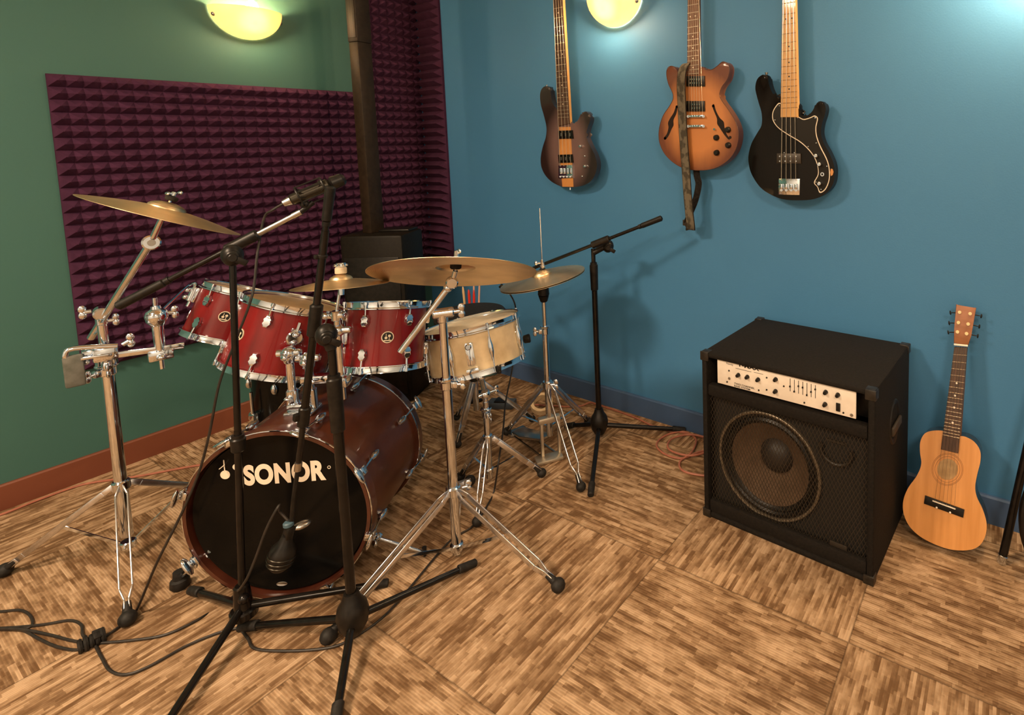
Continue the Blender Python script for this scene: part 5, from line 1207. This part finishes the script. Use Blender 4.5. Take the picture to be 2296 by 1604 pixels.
q = put3(820, 1228, -.002); MB().lathe([(.004, -.002), (.004, .004), (.0075, .004), (.0085, 0)], frame(q, (0, -1, 0)), 20).build('jack_socket', chrome, g3)
mb = MB()
for x, y in ((410, 580), (368, 714), (513, 846), (583, 692), (748, 694), (759, 932), (682, 966), (860, 1152), (757, 1303), (804, 1372), (455, 1025), (551, 1025)): q = put3(x, y, -.0022); mb.sph(q, (.0026, .0014, .0026), None, 8)
mb.build('pickguard_screws', chrome, g3)
q = put3(908, 1210, -.0002); MB().prism([put3(x, y, -.0006) for x, y in ((898, 1175), (915, 1178), (924, 1205), (915, 1235), (898, 1245), (892, 1210))], (0, .001, 0)).build('paint_chip', strip, g3)
MB().cyl(put3(290, 285, .02), put3(290, 265, .02), .005, .007, seg=12).build('strap_button', steel, g3)

# ------------------------------------------------------------------ small acoustic guitar leaning on the wall
crop5 = S2(1960, 660, 640 / 1604)
bot = onz(2180, 1240, .034); GO = V3((bot.x, bot.y, .034)); lean = math.atan2(-.045 - bot.y, .77)
gn = V3((0, -math.cos(lean), math.sin(lean)))
ga = thing('acoustic_guitar', 'small natural wood acoustic guitar leaning on the blue wall right of the amplifier', 'guitar', GO)
def put5(x, y, d=0): q = crop5([(x, y)])[0]; return onp(*q, GO + gn * d, gn)
gwood = noisy(mat('spruce_top', (.62, .275, .075), .38, coat=.5), (.57, .25, .065), (.67, .31, .095), 5, sx=(9, 1, .7))
darks = noisy(mat('dark_guitar_sides', (.012, .014, .018), .3, coat=.5), (.010, .011, .014), (.016, .018, .022), 10)
ol = [(385, 768), (330, 768), (285, 783), (260, 828), (258, 890), (265, 955), (240, 1020), (192, 1088), (165, 1155), (164, 1225), (195, 1300), (258, 1362), (350, 1410), (440, 1437), (530, 1439), (590, 1415), (624, 1360), (632, 1290), (610, 1210), (577, 1140), (568, 1080), (580, 1010), (597, 940), (595, 880), (562, 830), (515, 803), (480, 797), (430, 780)]
so = smooth([V3((*p_, 0)) for p_ in ol], 5, True)
MB().prism([put5(q.x, q.y, -.003) for q in so], -gn * .070, .002, 2).build('body_sides', darks, ga)
sh = [(412 + 58 * math.cos(a), 985 + 60 * math.sin(a)) for a in [2 * PI * k / 40 for k in range(40)]]
# top with a real sound hole
mb = MB(); bm = mb.bm
outer = [bm.verts.new(put5(q.x, q.y, 0)) for q in so]; inner = [bm.verts.new(put5(x, y, 0)) for x, y in sh]
oe = [bm.edges.new((outer[i], outer[(i + 1) % len(outer)])) for i in range(len(outer))]; ie = [bm.edges.new((inner[i], inner[(i + 1) % 40])) for i in range(40)]
bmesh.ops.triangle_fill(bm, use_beauty=True, edges=oe + ie)
geo = bmesh.ops.extrude_face_region(bm, geom=bm.faces[:]); bmesh.ops.translate(bm, verts=[v for v in geo['geom'] if isinstance(v, bmesh.types.BMVert)], vec=-gn * .0032)
mb.build('soundboard', gwood, ga)
inn = [put5(x, y, -.004) for x, y in sh]
MB().prism([put5(412 + 62 * math.cos(a), 985 + 64 * math.sin(a), -.0028) for a in [2 * PI * k / 30 for k in range(30)]], -gn * .0006).build('sound_hole_floor', noisy(mat('pale_label_wood', (.42, .27, .12), .7), (.34, .21, .09), (.5, .34, .17), 30), ga)
mb = MB()
for r0_ in (70, 82, 88): mb.tube([put5(412 + r0_ * math.cos(a), 985 + r0_ * 1.03 * math.sin(a), .0002) for a in [2 * PI * k / 60 for k in range(60)]], .0007, 5, True)
mb.build('rosette', mat('rosette_brown', (.33, .14, .04), .5), ga)
MB().prism([put5(*p_, .009) for p_ in [(450, 296), (525, 300), (472, 895), (375, 872)]], -gn * .008, .0008, 1).build('fretboard', rose, ga)
MB().prism([put5(*p_, .001) for p_ in [(452, 296), (523, 300), (488, 800), (392, 780)]], -gn * .020, .004, 2).build('neck', rose2, ga)
mb = MB()
for k in range(1, 19):
    f_ = (1 - 2 ** (-k / 12)); yl = 296 + (1060 - 296) * f_ ; kk = (yl - 296) / (872 - 296)
    if kk > .99: break
    l = put5(450 + (375 - 450) * kk, yl, .0095); r_ = put5(525 + (472 - 525) * kk, 300 + (895 - 300) * kk, .0095); mb.cyl(l, r_, .0009, seg=6)
mb.build('frets', nickel, ga)
mb = MB()
for x, y in ((463, 500), (454, 570), (450, 637), (441, 722)): q = put5(x, y, .0092); mb.cyl(q, q + gn * .001, .0032, seg=14)
mb.build('position_dots', pearl, ga)
MB().bar(put5(448, 282, .010), put5(527, 290, .010), .006, .005, gn, .001).build('nut', pearl, ga)
headw = noisy(mat('reddish_headstock', (.30, .11, .045), .4, coat=.4), (.26, .095, .030), (.34, .13, .055), 12, sx=(1, 1, 5))
MB().prism([put5(*p_, .004) for p_ in [(460, 56), (490, 68), (540, 76), (573, 76), (558, 160), (545, 235), (528, 290), (447, 275), (450, 190)]], -gn * .014, .002, 2).build('headstock', headw, ga)
gold = mat('yellowed_peg', (.75, .60, .32), .35)
for i, (x, y) in enumerate(((481, 102), (540, 110), (474, 160), (529, 168), (469, 212), (520, 222))):
    q = put5(x, y, .004); p = MB().cyl(q, q + gn * .007, .0058, seg=14, bev=.001).build('tuning_peg', gold, ga)
    s = -1 if i % 2 == 0 else 1; e_ = put5(x + s * (46 if s < 0 else 55), y + (2 if s < 0 else 12), -.006)
    MB().cyl(put5(x + s * 10, y + 3, -.006), e_, .0018, seg=6).sph(e_ + (e_ - q).normalized() * .004, (.0045, .003, .0075), frame((0, 0, 0), (e_ - q).cross(gn), gn)).build('tuner_button', black, p)
br = MB().prism([put5(*p_, .007) for p_ in [(286, 1133), (507, 1213), (500, 1258), (279, 1178)]], -gn * .007, .0015, 2).build('bridge', black, ga)
MB().bar(put5(328, 1161, .009), put5(457, 1208, .009), .003, .004, gn).build('saddle', pearl, br)
for x, y in ((351, 1200), (427, 1228)): q = put5(x, y, .007); MB().sph(q, .0035, None, 10).build('bridge_pin', pearl, br)
mb = MB()
for k in range(6):
    a = put5(455 + k * 13, 286 + k * 1.2, .012); b = put5(340 + k * 22, 1172 + k * 8, .010); mb.cyl(a, b, .0004, seg=5)
mb.build('strings', steel, ga)

# ------------------------------------------------------------------ keyboard stand leg at the right edge
p0 = onz(2245, 1264); p1 = near(p0 + V3((.14, .06, 0)), 2300, 1020)
t = thing('keyboard_stand', 'black metal stand leg with silver foot at the right edge of the picture', 'stand', p0)
d_ = (p1 - p0).normalized()
MB().cyl(p0 + d_ * .018, p0 + d_ * .95, .0125, seg=18).build('leg', blackm, t)
MB().cyl(V3((p0.x, p0.y, 0)), p0 + d_ * .03, .013, .014, seg=18, bev=.003).build('foot_cap', chrome, t)
cs = [p0 + V3((.16, .06, .42)), p0 + V3((.07, .0, .28)), p0 + V3((.055, -.03, .16)), p0 + V3((.10, -.05, .06)), p0 + V3((.20, -.06, .02)), p0 + V3((.36, -.04, .015))]
MB().tube(smooth(cs, 6), .012, 12).build('curved_leg', blackm, t)
q = p0 + V3((.55, -.02, 0))
MB().cyl(q, q + V3((-.1, .02, .75)), .0125, seg=18).cyl(p0 + d_ * .62, p0 + d_ * .62 + V3((.5, 0, 0)), .012, seg=16).build('far_leg', blackm, t)

for o in bpy.data.objects:
    if '_o' in o: del o['_o']
for m in bpy.data.materials:
    if 'b' in m: del m['b']
